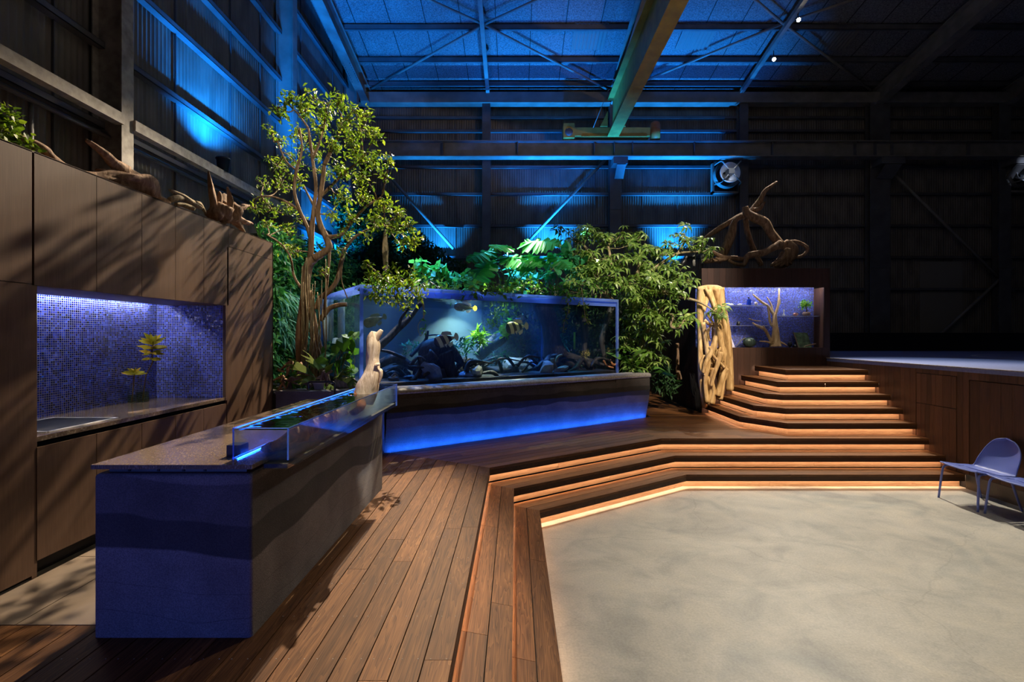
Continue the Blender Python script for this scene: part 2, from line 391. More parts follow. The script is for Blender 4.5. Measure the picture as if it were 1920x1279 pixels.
M['leaf_wall'] = leafmat('living wall leaves', (.015, .09, .03), (.05, .22, .06), (.18, .45, .12))
M['leaf_mon'] = leafmat('monstera leaves', (.02, .17, .035), (.03, .24, .05), (.05, .30, .07), .35, .25, .5)
M['leaf_sch'] = leafmat('umbrella tree leaves', (.06, .12, .02), (.13, .22, .035), (.28, .36, .10), .35)
M['leaf_aqua'] = leafmat('aquatic fern', (.06, .22, .02), (.16, .40, .03), (.35, .55, .06))
M['leaf_teal'] = leafmat('blue lit aquatic moss', (.02, .12, .08), (.04, .22, .15), (.08, .32, .22))
M['leaf_yel'] = leafmat('yellow cutting', (.22, .20, .015), (.42, .34, .02), (.55, .30, .04))
M['bark'] = barkmat('tree bark', (.05, .028, .014), (.14, .085, .045), (.26, .17, .10), 6, .008)
M['bark_dark'] = barkmat('wet dark driftwood', (.010, .008, .007), (.028, .024, .022), (.07, .06, .055), 7, .012, .6)
M['drift'] = barkmat('brown driftwood', (.09, .048, .026), (.22, .13, .075), (.38, .25, .155), 7, .012)
M['drift_pale'] = barkmat('pale root wood', (.26, .15, .06), (.50, .33, .15), (.68, .50, .27), 6, .01, .6)
M['log_pale'] = barkmat('sun bleached log', (.30, .20, .12), (.58, .44, .30), (.75, .62, .46), 11, .012, .8)
M['root_brown'] = barkmat('soaked red brown wood', (.08, .025, .010), (.32, .12, .045), (.62, .30, .13), 8, .012, .5)
M['vine'] = barkmat('vine stem', (.08, .06, .03), (.22, .17, .09), (.38, .3, .18), 12, .004)
M['rock'] = simple('slate', (.045, .055, .075), .6, 0, 6, .6, .02)
M['rock_blue'] = simple('blue grey slate', (.12, .17, .26), .6, 0, 6, .4, .01)
M['rock_tan'] = simple('tan stone', (.26, .24, .19), .7, 0, 6, .4, .01)
M['soil'] = simple('dark soil', (.02, .015, .010), .95, 0, 20, .5, .01)
M['gravel'] = simple('black gravel', (.010, .010, .011), .6, 0, 90, .9, .004)
M['glass'] = clear('tank acrylic', (.97, .985, 1.0), 1.25, .9)
M['acryl_glow_edge'] = clear('acrylic edge with painted glow', (.55, .70, 1.0), 1.49, 1.0, (.30, .46, 1.0), .42)  # blue-white glow of the lit edges is put into tint and haze
M['glass_small'] = clear('desk tank acrylic', (.86, .92, 1.0), 1.5, 1.3)
M['water_top'] = clear('water surface', (.93, .97, 1.0), 1.33, 1.0, wave=.5)
M['glass_bottle'] = clear('bottle glass', (.93, .97, .95), 1.5, 1.0)
M['glass_shelf'] = clear('shelf glass', (.85, .9, .95), 1.5, 1.0, (.5, .5, .65), .35)
M['chrome'] = simple('chrome', (.7, .7, .72), .2, 1)
M['alu'] = simple('spun reflector', (.62, .66, .75), .35, .35)
M['white'] = simple('white plastic', (.75, .75, .76), .5)
M['tile_y'] = mosaic('blue glass mosaic left', 1)
M['tile_x'] = mosaic('blue glass mosaic across', 0)

# rammed earth
def earth(name, ax, lo, mid, hi):
    m, nt, bs = mat_base(name); N = NT(nt)
    tc = N.n('ShaderNodeTexCoord'); sp = N.n('ShaderNodeSeparateXYZ'); N.l(tc.outputs['Object'], sp.inputs[0])
    nz = N.n('ShaderNodeTexNoise'); nz.inputs['Scale'].default_value = .9; nz.inputs['Detail'].default_value = 2; N.l(tc.outputs['Object'], nz.inputs['Vector'])
    h = N.math('ADD', N.math('ADD', sp.outputs[2], .60), N.math('MULTIPLY', N.math('SUBTRACT', nz.outputs[0], .5), .30))
    band = N.ramp(N.math('FRACT', h), [(0, hi), (.03, hi), (.04, lo), (.20, lo), (.21, mid), (.40, mid), (.41, hi), (.70, hi), (.703, mid), (.706, hi), (.84, hi), (.843, mid), (.846, hi)], 'LINEAR')
    fn = N.n('ShaderNodeTexNoise'); fn.inputs['Scale'].default_value = 160; fn.inputs['Detail'].default_value = 3; N.l(tc.outputs['Object'], fn.inputs['Vector'])
    bg = N.n('ShaderNodeTexNoise'); bg.inputs['Scale'].default_value = 4; bg.inputs['Detail'].default_value = 5; N.l(tc.outputs['Object'], bg.inputs['Vector'])
    c = N.mix(1.0, band, N.ramp(bg.outputs[0], [(.3, (.72, .72, .72)), (.7, (1.2, 1.2, 1.2))]), 'MULTIPLY')
    c = N.mix(.8, c, N.ramp(fn.outputs[0], [(.35, (.6, .6, .6)), (.65, (1.3, 1.3, 1.3))]), 'MULTIPLY')
    N.l(c, bs.inputs['Base Color']); bs.inputs['Roughness'].default_value = .85
    bump(N, fn.outputs[0], .9, .004, bs); return m
M['earth'] = earth('rammed earth', 0, (.038, .034, .032), (.085, .074, .070), (.15, .13, .123))
M['earth_lip'] = simple('trowelled mortar lip', (.30, .27, .25), .8, 0, 40, .35, .006)
# speckled stone worktop
def stone(name):
    m, nt, bs = mat_base(name); N = NT(nt)
    tc = N.n('ShaderNodeTexCoord'); mp = N.n('ShaderNodeMapping'); mp.inputs['Scale'].default_value = (160, 60, 60); N.l(tc.outputs['Object'], mp.inputs[0])
    nz = N.n('ShaderNodeTexNoise'); nz.inputs['Scale'].default_value = 1; nz.inputs['Detail'].default_value = 4; N.l(mp.outputs[0], nz.inputs['Vector'])
    b = N.n('ShaderNodeTexNoise'); b.inputs['Scale'].default_value = 5; b.inputs['Detail'].default_value = 5; N.l(tc.outputs['Object'], b.inputs['Vector'])
    c = N.mix(b.outputs[0], N.ramp(nz.outputs[0], [(.4, (.11, .075, .052)), (.58, (.22, .16, .115)), (.70, (.55, .46, .36))]), (.14, .098, .07))
    N.l(c, bs.inputs['Base Color']); bs.inputs['Roughness'].default_value = .16; bump(N, nz.outputs[0], .25, .0006, bs); return m
M['stone'] = stone('brushed brown stone')
# concrete floor
def concrete(name):
    m, nt, bs = mat_base(name); N = NT(nt)
    tc = N.n('ShaderNodeTexCoord')
    def nz(s, d=6, dist=0, sc=(1, 1, 1)):
        mp = N.n('ShaderNodeMapping'); mp.inputs['Scale'].default_value = sc; N.l(tc.outputs['Object'], mp.inputs[0])
        x = N.n('ShaderNodeTexNoise'); x.inputs['Scale'].default_value = s; x.inputs['Detail'].default_value = d; x.inputs['Distortion'].default_value = dist; x.inputs['Roughness'].default_value = .62
        N.l(mp.outputs[0], x.inputs['Vector']); return x.outputs[0]
    c = N.ramp(nz(1.0, 8, 1.0, (.7, 1.4, 1)), [(.25, (.35, .33, .285)), (.5, (.445, .42, .36)), (.75, (.52, .49, .425))])
    c = N.mix(1.0, c, N.ramp(nz(2.2, 10, .7), [(.3, (.74, .76, .78)), (.5, (1, 1, 1)), (.72, (1.16, 1.13, 1.08))]), 'MULTIPLY')
    c = N.mix(1.0, c, N.ramp(nz(.55, 3, .6), [(.30, (.66, .72, .78)), (.42, (1, 1, 1))]), 'MULTIPLY')
    c = N.mix(1.0, c, N.ramp(nz(60, 3), [(.3, (.86, .86, .86)), (.7, (1.1, 1.1, 1.1))]), 'MULTIPLY')
    vo = N.n('ShaderNodeTexVoronoi', feature='DISTANCE_TO_EDGE'); vo.inputs['Scale'].default_value = .45
    wp = N.n('ShaderNodeMix'); wp.data_type = 'VECTOR'; wp.inputs[0].default_value = .25
    ns = N.n('ShaderNodeTexNoise'); ns.inputs['Scale'].default_value = 2.5; ns.inputs['Detail'].default_value = 6; N.l(tc.outputs['Object'], ns.inputs['Vector'])
    N.l(tc.outputs['Object'], wp.inputs[4]); N.l(ns.outputs['Color'], wp.inputs[5]); N.l(wp.outputs[1], vo.inputs['Vector'])
    c = N.mix(1.0, c, N.ramp(vo.outputs[0], [(0, (.86, .86, .86)), (.003, (1, 1, 1))]), 'MULTIPLY')
    N.l(c, bs.inputs['Base Color']); bs.inputs['Roughness'].default_value = .5; bs.inputs['Specular IOR Level'].default_value = .35
    bump(N, nz(9, 8), .15, .004, bs); return m
M['concrete'] = concrete('old concrete slab')
def corrug(name, col, dirt):
    m, nt, bs = mat_base(name); N = NT(nt)
    tc = N.n('ShaderNodeTexCoord'); mp = N.n('ShaderNodeMapping'); mp.inputs['Scale'].default_value = (1.5, 1.5, .5); N.l(tc.outputs['Object'], mp.inputs[0])
    x = N.n('ShaderNodeTexNoise'); x.inputs['Scale'].default_value = 2.5; x.inputs['Detail'].default_value = 8; N.l(mp.outputs[0], x.inputs['Vector'])
    N.l(N.ramp(x.outputs[0], [(.3, dirt), (.6, col)]), bs.inputs['Base Color']); bs.inputs['Roughness'].default_value = .55; bs.inputs['Specular IOR Level'].default_value = .4
    return m
M['corr'] = corrug('weathered corrugated sheet', (.19, .17, .15), (.10, .09, .08))
M['roof'] = simple('woodwool roof board', (.16, .16, .17), .9, 0, 30, .5, .01)
M['court'] = simple('blue sport tile', (.16, .19, .38), .55, 0, 30, .15)
M['line'] = simple('white court paint', (.5, .5, .5), .6)
M['slab'] = simple('stone floor tile', (.14, .102, .072), .6, 0, 4, .35, .001)
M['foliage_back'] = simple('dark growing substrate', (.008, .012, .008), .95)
rng = random.Random(7); npr = np.random.default_rng(7)
DZ, R = .564, .188       # deck level, riser
# ============================================================ floor slab
m = MB(); m.box(-6, 16, -3, 15.4, -.2, 0); tag(m.build('floor', M['concrete']), kind='structure')

# ------------------------------------------------------------ polygon helpers
def clip(poly, px, py, nx, ny):
    out = []
    for i in range(len(poly)):
        a = poly[i]; b = poly[(i+1) % len(poly)]
        da = (a[0]-px)*nx+(a[1]-py)*ny; db = (b[0]-px)*nx+(b[1]-py)*ny
        if da >= 0: out.append(a)
        if da*db < 0:
            t = da/(da-db); out.append((a[0]+(b[0]-a[0])*t, a[1]+(b[1]-a[1])*t))
    return out
def clip_convex(poly, region):
    n = len(region); ar = sum(region[i][0]*region[(i+1) % n][1]-region[(i+1) % n][0]*region[i][1] for i in range(n))
    if ar < 0: region = region[::-1]
    for i in range(n):
        a = region[i]; b = region[(i+1) % n]
        poly = clip(poly, a[0], a[1], -(b[1]-a[1]), b[0]-a[0])
        if len(poly) < 3: return []
    return poly
def boards(mb, region, ang, org, pitch, gap, z0, z1, lmin=1.3, lmax=3.2, seed=1):
    r_ = random.Random(seed); ux, uy = math.cos(ang), math.sin(ang); vx, vy = -uy, ux
    ss = [(p[0]-org[0])*vx+(p[1]-org[1])*vy for p in region]; tt = [(p[0]-org[0])*ux+(p[1]-org[1])*uy for p in region]
    k0 = math.floor(min(ss)/pitch); k1 = math.ceil(max(ss)/pitch)
    for k in range(k0, k1):
        t = min(tt)-r_.uniform(0, lmax)
        while t < max(tt):
            L = r_.uniform(lmin, lmax); s0 = k*pitch+gap/2; s1 = (k+1)*pitch-gap/2
            q = [(org[0]+ux*a+vx*b, org[1]+uy*a+vy*b) for a, b in ((t, s0), (t+L-.003, s0), (t+L-.003, s1), (t, s1))]
            q = clip_convex(q, region)
            if len(q) >= 3:
                ar = abs(sum(q[i][0]*q[(i+1) % len(q)][1]-q[(i+1) % len(q)][0]*q[i][1] for i in range(len(q))))/2
                if ar > .0008: mb.prism(q, z0, z1)
            t += L
# deck outline: edge (-.30,y) -> C3 -> C4 -> wall
C3 = (-.30, 5.64); C4 = (2.18, 7.25); PL0 = (-1.69, 6.33); PL1 = (2.54, 9.165); XW = 6.2
u = np.array([.8307, .5568]); UA = math.atan2(u[1], u[0])
MI = (-1.643, 6.361)       # miter end at the plinth
deck = thing('timber_deck', 'brown timber deck with board joints between the island counter, the aquarium wall and the steps', 'deck', (-.8, 5, DZ))
mb = MB()
boards(mb, [(-3.05, -.5), (-.302, -.5), C3, MI, (-1.75, 6.30), (-2.14, 5.2), (-2.14, 2.565), (-3.05, 2.565)][0:1]+[(-1.362, -.5), (-1.362, 2.564), (-3.05, 2.564)], PI/2, (-.30, 0), .135, .006, DZ-.03, DZ, seed=3)
boards(mb, [(-1.36, -.5), (-.302, -.5), C3, (-1.36, 6.209)], PI/2, (-.30, 0), .135, .006, DZ-.03, DZ, seed=4)
boards(mb, [(-2.15, 4.8), (-1.36, 4.8), (-1.36, 6.209), MI, (-2.15, 6.32)], PI/2, (-.30, 0), .135, .006, DZ-.03, DZ, seed=5)
mb.build('boards', M['deck_y'], deck)
BM = (C4[0]-.285*2.6, C4[1]+.958*2.6)
mb = MB(); boards(mb, [C3, C4, (1.765, 8.640), MI], UA, C3, .135, .006, DZ-.03, DZ, seed=6); mb.build('boards', M['deck_u'], deck)
mb = MB(); boards(mb, [C4, (6.2, 7.25), (6.2, 9.65), (3.26, 9.65), (1.765, 8.640)], 0, C4, .135, .006, DZ-.03, DZ, seed=7)
boards(mb, [(2.56, 9.19), (3.26, 9.65), (2.56, 9.65)], 0, C4, .135, .006, DZ-.03, DZ, seed=9)
boards(mb, [(2.56, 9.65), (3.7, 9.65), (3.7, 13.5), (2.56, 13.5)], 0, C4, .135, .006, DZ-.03, DZ, seed=8)
mb.build('boards', M['deck_x'], deck)
mb = MB(); mb.prism([(-3.05, -.5), (-.42, -.5), (-.42, 5.7), (2.14, 7.36), (6.2, 7.36), (6.2, 14), (-3.05, 14)], 0.02, DZ-.035); mb.build('subframe', M['dark'], deck)
# brass screw heads
mb = MB()
for k in range(1, 20):
    for i in range(14):
        x = -.30-.135*i
        y = .35*k+.9
        if x < -1.45 and y > 2.35: continue
        if y > 5.5+.5*(-.3-x): continue
        for dx in (-.03, -.105):
            mb.cyl((x+dx, y, DZ-.001), (x+dx, y, DZ+.0007), .0032, 6)
mb.build('screw_heads', M['steel'], deck)['kind'] = 'stuff'
# kitchen floor tiles
mb = MB()
xs = [-3.05, -2.66, -2.15]; y = 2.57
while y < 6.1:
    for i in range(2): mb.box(xs[i]+.003, xs[i+1]-.003, y+.003, y+.797, DZ-.03, DZ)
    y += .8
tag(mb.build('floor', M['slab']), kind='structure')

# ------------------------------------------------------------ steps
def offset_poly(pts, d):
    """offset an open polyline to the left of its direction"""
    out = []
    for i, p in enumerate(pts):
        ns = []
        if i > 0: a = Vector((p[0]-pts[i-1][0], p[1]-pts[i-1][1])).normalized(); ns.append(Vector((-a.y, a.x)))
        if i < len(pts)-1: a = Vector((pts[i+1][0]-p[0], pts[i+1][1]-p[1])).normalized(); ns.append(Vector((-a.y, a.x)))
        if len(ns) == 2: b = (ns[0]+ns[1]).normalized(); k = 1/max(.3, b.dot(ns[0])); v = b*d*k
        else: v = ns[0]*d
        out.append((p[0]+v.x, p[1]+v.y))
    return out
def strip(mb_by, line, o0, o1, z0, z1, seed=0, cut=True):
    a = offset_poly(line, o0); b = offset_poly(line, o1); r_ = random.Random(seed)
    for i in range(len(line)-1):
        dx = line[i+1][0]-line[i][0]; dy = line[i+1][1]-line[i][1]; L = math.hypot(dx, dy)
        key = 'x' if abs(dy) < .1*L else ('y' if abs(dx) < .1*L else 'u')
        cuts = [0]; t = r_.uniform(.8, 2.4)
        while cut and t < L-.5: cuts.append(t/L); t += r_.uniform(1.3, 2.8)
        cuts.append(1)
        for c0, c1 in zip(cuts[:-1], cuts[1:]):
            c1_ = c1-(.003/L if c1 < 1 else 0); li = lambda p, q, t: (p[0]+(q[0]-p[0])*t, p[1]+(q[1]-p[1])*t)
            mb_by.setdefault(key, MB()).prism([li(a[i], a[i+1], c0), li(a[i], a[i+1], c1_), li(b[i], b[i+1], c1_), li(b[i], b[i+1], c0)], z0, z1)
stair = thing('timber_stairs', 'broad folded timber stairs with glowing risers between the concrete floor and the stage', 'stairs', (2.5, 6.5, 0))
E = 6.198
lines = [
 ([(.26, -.5), (.26, 5.30), (2.353, 6.67), (E, 6.67)], .188, .28),
 ([(-.02, -.5), (-.02, 5.467), (2.30, 6.97), (E, 6.97)], .376, .28),
 ([(-.30, -.5), C3, C4, (E, 7.25)], .564, .0),
 ([(3.74, 9.60), (3.74, 8.1), (4.2, 7.47), (E, 7.47)], .752, .24),
 ([(3.97, 9.60), (3.97, 8.1), (4.32, 7.74), (E, 7.74)], .94, .24),
 ([(4.2, 9.60), (4.2, 8.2), (4.42, 7.99), (E, 7.99)], 1.128, .24),
 ([(4.47, 9.60), (4.47, 8.26), (E, 8.26)], 1.316, .24),
 ([(4.74, 9.60), (4.74, 8.50), (E, 8.50)], 1.504, .24)]
mats = {'x': M['step_x'], 'y': M['step_y'], 'u': M['step_u']}
mats_d = {'x': M['deck_x'], 'y': M['deck_y'], 'u': M['deck_u']}
for i, (ln, z, tr) in enumerate(lines):
    st = thing('step', None, None); st.parent = stair
    bpy.context.view_layer.update()
    def part(name, mbs, mm):
        for k, b in mbs.items(): b.build(name, mm[k] if isinstance(mm, dict) else mm, st)
    if tr:
        D = {}; strip(D, ln, 0, tr/2-.003, z-.03, z, seed=i); strip(D, ln, tr/2+.003, tr+.05, z-.03, z, seed=i+50); part('tread', D, mats_d)
    D = {}; strip(D, ln, 0.0005, .022, z-.092, z-(.03 if tr else .0305), seed=i+9); part('nosing', D, M['fascia'])
    D = {}; strip(D, ln, .085, .10, z-.188, z-.031, seed=i+20); part('riser', D, mats)
    D = {}; strip(D, ln, .030, .048, z-.042, z-.034, cut=False); part('light_strip', D, M['led_warm'])
    if tr: # hidden carcass
        D = {}; strip(D, ln, .101, tr+.12, max(.002, z-.185), z-.032, cut=False); part('carcass', D, M['dark'])
# top landing boards + vent slot under second nosing
mb = MB(); boards(mb, [(4.99, 8.75), (E, 8.75), (E, 9.64), (4.99, 9.64)], 0, (4.9, 8.5), .12, .006, 1.474, 1.504, seed=31)
boards(mb, [(4.74+.25, 8.75), (4.99, 8.75), (4.99, 9.64), (4.98, 9.64)], 0, (4.9, 8.5), .12, .006, 1.474, 1.504, seed=32)
mb.build('landing', M['deck_x'], stair)
mb = MB(); mb.box(2.5, 5.75, 7.035, 7.045, .31, .345); mb.build('vent_slot', M['dark'], stair)

# ------------------------------------------------------------ stage
stage = thing('stage', 'raised stage of blue sport tiles with a dark plank front', 'stage', (9, 9, 0))
m = MB(); m.box(XW, 15.5, -1, 14.6, 1.60, 1.664); m.build('stage_floor', M['court'], stage)
m = MB(); m.box(XW-.012, XW+.03, -1, 11, 1.655, 1.668); m.build('edge_trim', M['earth_lip'], stage)
m = MB(); m.box(XW, 15.5, 14.0, 14.6, 1.664, 2.19); m.build('back_kerb', M['black'], stage)
def planks_y(mb, x, y0, y1, z0, z1, w, th, seed, side=-1):
    r_ = random.Random(seed); y = y0
    while y < y1-.01:
        e = min(y+w*r_.choice([.7, 1, 1, 1.3]), y1)
        mb.box(min(x, x+side*th), max(x, x+side*th), y+.0015, e-.0015, z0, z1); y = e
m = MB(); planks_y(m, XW+.02, -1, 4.2, .2, 1.60, .11, .018, 1); planks_y(m, XW+.02, 4.2, 6.62, 1.50, 1.60, .11, .018, 2)
planks_y(m, XW+.02, 6.62, 6.80, .2, 1.60, .09, .018, 3); planks_y(m, XW+.02, 6.8, 7.5, 1.535, 1.60, .11, .018, 4)
planks_y(m, XW+.02, 7.5, 9.65, .2, 1.60, .11, .018, 5); planks_y(m, XW+.02, 4.2, 4.6, .2, 1.49, .11, .018, 12)
m.build('cladding', M['plank'], stage)
m = MB(); planks_y(m, XW+.02, 6.812, 7.488, 1.075, 1.525, .11, .018, 6); m.build('access_door', M['plank'], stage)
m = MB(); planks_y(m, XW+.02, 6.812, 7.488, .2, 1.065, .11, .018, 7); m.build('access_door', M['plank'], stage)
m = MB(); planks_y(m, XW+.02, 4.612, 6.608, .2, 1.49, .11, .018, 8); m.build('access_door', M['plank'], stage)
m = MB(); m.box(XW-.004, XW+.02, -1, 6.66, 0, .198); m.build('steel_plinth', M['gusset'], stage)
m = MB(); m.box(XW+.021, XW+.10, -1, 9.65, 0, 1.6); m.build('core', M['dark'], stage)
cc = (11.5, 9.6); v = []; f = []
for k in range(96):
    a = 2*PI*k/96
    for r_ in (1.72, 1.80): v.append((cc[0]+r_*math.cos(a), cc[1]+r_*math.sin(a), 1.6655))
for k in range(96): f.append((2*k, 2*k+1, (2*k+3) % 192, (2*k+2) % 192))
m = MB(); m.add(v, f); m.build('court_circle', M['line'], stage)

# ------------------------------------------------------------ display cabinet (box)
BX0, BX1, BY, BT = 3.71, 6.27, 9.65, 3.45
cab = thing('display_cabinet', 'dark planked cabinet block with a lit blue mosaic display niche above the stairs', 'cabinet', (5, 10, DZ))
def planks_x(mb, y, x0, x1, z0, z1, w, th, seed):
    r_ = random.Random(seed); x = x0
    while x < x1-.01:
        e = min(x+w, x1); mb.box(x+.0012, e-.0012, y, y+th, z0, z1); x = e
NZ0, NZ1, NY = 1.866, 3.07, 9.99
m = MB(); planks_x(m, BY, BX0, BX1, DZ, NZ0, .12, .03, 1); planks_x(m, BY, BX0, BX1, NZ1, BT, .12, .03, 2); planks_x(m, BY, 6.15, BX1, NZ0, NZ1, .12, .03, 3)
m.build('front_cladding', M['boxplank'], cab)
m = MB(); planks_y(m, BX0+.001, BY+.03, 13.6, DZ, NZ0, .12, .03, 4, 1); planks_y(m, BX0+.001, BY+.03, 13.6, NZ1, BT, .12, .03, 5, 1); planks_y(m, BX0+.001, NY, 13.6, NZ0, NZ1, .12, .03, 6, 1)
m.build('side_cladding', M['boxplank'], cab)
m = MB(); m.box(BX0+.04, BX1, NY+.01, 13.6, DZ, BT-.01); m.box(BX0+.04, BX1, BY+.03, NY, DZ, NZ0-.02); m.box(BX0+.04, BX1, BY+.03, NY, NZ1+.08, BT-.01); m.build('core', M['dark'], cab)
m = MB(); m.box(BX0, 6.15, NY-.006, NY, NZ0, NZ1+.06); m.build('mosaic_back', M['tile_x'], cab)
m = MB(); planks_y(m, 6.15, BY+.03, NY, NZ0, NZ1, .12, .02, 7, 1); m.build('niche_lining', M['plank'], cab)
m = MB(); m.box(BX0+.01, 6.15, BY+.03, NY, NZ0-.02, NZ0); m.build('niche_sill', M['boxplank'], cab)
m = MB(); m.box(BX0+.01, 6.15, BY+.03, NY, NZ1+.06, NZ1+.08); m.build('niche_head', M['boxplank'], cab)
m = MB(); m.box(BX0+.1, 6.1, BY+.05, BY+.08, NZ1+.03, NZ1+.04); m.build('light_strip', M['led_white'], cab)
m = MB(); m.box(BX0+.002, 6.15, BY+.008, BY+.014, NZ0, NZ1); m.box(BX0+.002, BX0+.008, BY+.014, NY, NZ0, NZ1); m.build('glass_front', M['glass'], cab)
def shelf(px0, px1, py, lab):
    d = 9.85; a = P(px0, py, d); b = P(px1, py, d)
    m = MB(); m.box(a.x, b.x, 9.76, 9.983, a.z-.006, a.z+.006)
    return tag(m.build('glass_shelf', M['glass_shelf']), lab, 'shelf', 'glass shelves in the display niche'), a.z+.006
_, SH1 = shelf(1348, 1437, 573, 'upper glass shelf on the left of the display niche, under the blue bottle')
_, SH2 = shelf(1366, 1445, 611, 'lower glass shelf on the left of the display niche, under the small dark jar')
_, SH3 = shelf(1459, 1544, 593, 'glass shelf on the right of the display niche, under the bonsai')

# ------------------------------------------------------------ kitchen unit
XK = -3.05; KT = 3.27
kit = thing('kitchen_unit', 'tall walnut kitchen wall unit with a blue mosaic niche and low cupboards', 'kitchen unit', (-3.4, 4.5, DZ))
ys = [3.08, 3.52, 3.946, 4.336, 4.729, 5.10]; g = .0025
def kp(y0, y1, z0, z1, name='panel', ax=0):
    m = MB(); m.box(XK-.022, XK, y0+g, y1-g, z0+g, z1-g); return m.build(name, M['panel'], kit)
kp(2.0, 2.62, DZ+.02, 2.427, 'door'); kp(2.0, 2.62, 2.427, KT); kp(2.62, 3.052, DZ+.02, 2.427, 'door'); kp(2.62, 3.052, 2.427, KT)
ys2 = [3.062, 3.52, 3.946, 4.336, 4.729, 5.14, 5.611, 6.08]
for a, b in zip(ys2[:5], ys2[1:6]): kp(a, b, 2.42, KT)
kp(5.14, 6.08, 3.05, KT); kp(5.11, 5.611, DZ+.03, 3.05, 'door'); kp(5.611, 6.08, DZ+.03, 3.05, 'door')
for a, b in zip(ys[:-1], ys[1:]): kp(a, b, DZ+.10, 1.39, 'cupboard_door')
m = MB(); m.box(XK-.04, XK-.003, 3.052, 3.085, DZ, 2.42); m.box(XK-.72, XK-.003, 5.10, 5.13, 1.42, 2.43) if False else None
m.build('divider', M['panel'], kit)
m = MB(); m.box(-4.3, XK-.025, 2.0, 3.06, DZ, KT-.01); m.box(-4.3, XK-.025, 5.112, 6.06, DZ, KT-.01); m.box(-4.3, XK-.025, 3.06, 5.112, 2.52, KT-.01); m.box(-4.3, XK-.06, 3.06, 5.112, DZ, 1.40); m.box(-4.3, XK-.76, 3.06, 5.112, 1.37, 2.52)
m.build('carcass', M['dark'], kit)
m = MB(); m.box(-4.3, XK, 6.06, 6.08, DZ, KT); m.build('end_panel', M['panel'], kit)
m = MB(); m.box(-4.3, XK, 2.0, 6.08, KT-.01, KT); m.build('top_board', M['panel'], kit)
m = MB(); m.box(XK-.745, XK-.725, 3.085, 5.10, 1.42, 2.50); m.build('mosaic_back', M['tile_y'], kit)
m = MB(); m.box(XK-.725, XK-.03, 5.088, 5.10, 1.42, 2.50); m.build('mosaic_side', M['tile_x'], kit)
m = MB(); m.box(XK-.03, XK, 5.088, 5.11, 1.42, 2.42); m.build('niche_lining', M['panel'], kit)
m = MB(); m.box(XK-.60, XK-.003, 3.085, 5.10, 2.42, 2.43); m.build('niche_head', M['white'], kit) if False else m.build('niche_head', M['panel'], kit)
m = MB(); m.box(XK-.68, XK-.655, 3.1, 4.95, 2.465, 2.475); m.build('light_strip', M['led_white'], kit)
m = MB(); m.box(XK-.725, XK-.003, 3.085, 5.10, 1.425, 1.455); tag(m.build('stone_worktop', M['stone']), 'brown stone worktop running along the blue mosaic niche', 'worktop')
# hob
hob = thing('induction_hob', 'black glass hob with a white frame let into the niche worktop', 'hob', (-3.4, 3.5, 1.455))
hx0, hx1, hy0, hy1 = -3.62, -3.135, 3.24, 3.79
m = MB(); m.box(hx0, hx1, hy0, hy1, 1.455, 1.459); m.build('glass_top', M['black'], hob)
m = MB()
for b in ((hx0-.012, hx0, hy0, hy1+.012), (hx1, hx1+.012, hy0, hy1+.012), (hx0, hx1, hy1, hy1+.012), (hx0, hx1, hy0-.012, hy0)): m.box(*b, 1.455, 1.4615)
m.build('frame', M['white'], hob)

# ------------------------------------------------------------ island counter
isl = thing('island_counter', 'rammed earth island counter with layered grey strata on the timber deck', 'counter', (-1.75, 3.6, DZ))
def rounded_box(mb, x0, x1, y0, y1, z0, z1, r, n=5):
    pts = []
    for cx, cy, a0 in ((x1-r, y1-r, 0), (x0+r, y1-r, 90), (x0+r, y0+r, 180), (x1-r, y0+r, 270)):
        for k in range(n+1):
            a = math.radians(a0+90*k/n); pts.append((cx+r*math.cos(a), cy+r*math.sin(a)))
    n0 = len(pts); vs = []; cx = (x0+x1)/2; cy = (y0+y1)/2
    lv = [(z0, 0)]+[(z1-r+r*math.sin(math.radians(90*k/n)), r-r*math.cos(math.radians(90*k/n))) for k in range(n+1)]
    for z, ins in lv:
        for p in pts:
            dx, dy = p[0]-cx, p[1]-cy; sx = (abs(dx)-ins)/abs(dx) if abs(dx) > 1e-6 else 1; sy = (abs(dy)-ins)/abs(dy) if abs(dy) > 1e-6 else 1
            vs.append((cx+dx*sx, cy+dy*sy, z))
    fs = [(i*n0+k, i*n0+(k+1) % n0, (i+1)*n0+(k+1) % n0, (i+1)*n0+k) for i in range(len(lv)-1) for k in range(n0)]
    fs.append(tuple(len(vs)-n0+k for k in range(n0))); mb.add(vs, fs, True)
m = MB(); rounded_box(m, -2.149, -1.345, 2.461, 4.888, DZ, 1.398, .02); m.build('rammed_earth_base', M['earth'], isl)
m = MB(); m.box(-2.10, -1.39, 2.50, 4.86, 1.398, 1.428); m.build('shadow_gap_frame', M['gusset'], isl)
m = MB()
for x in (-2.0, -1.85, -1.72, -1.61): m.box(x, x+.012, 2.494, 2.50, 1.402, 1.412)
m.build('bolts', M['black'], isl)
m = MB(); m.box(-2.135, -1.325, 2.43, 4.95, 1.43, 1.452)
wt = tag(m.build('stone_worktop', M['stone']), 'brown stone worktop lying on the island counter, reflecting the plants', 'worktop')
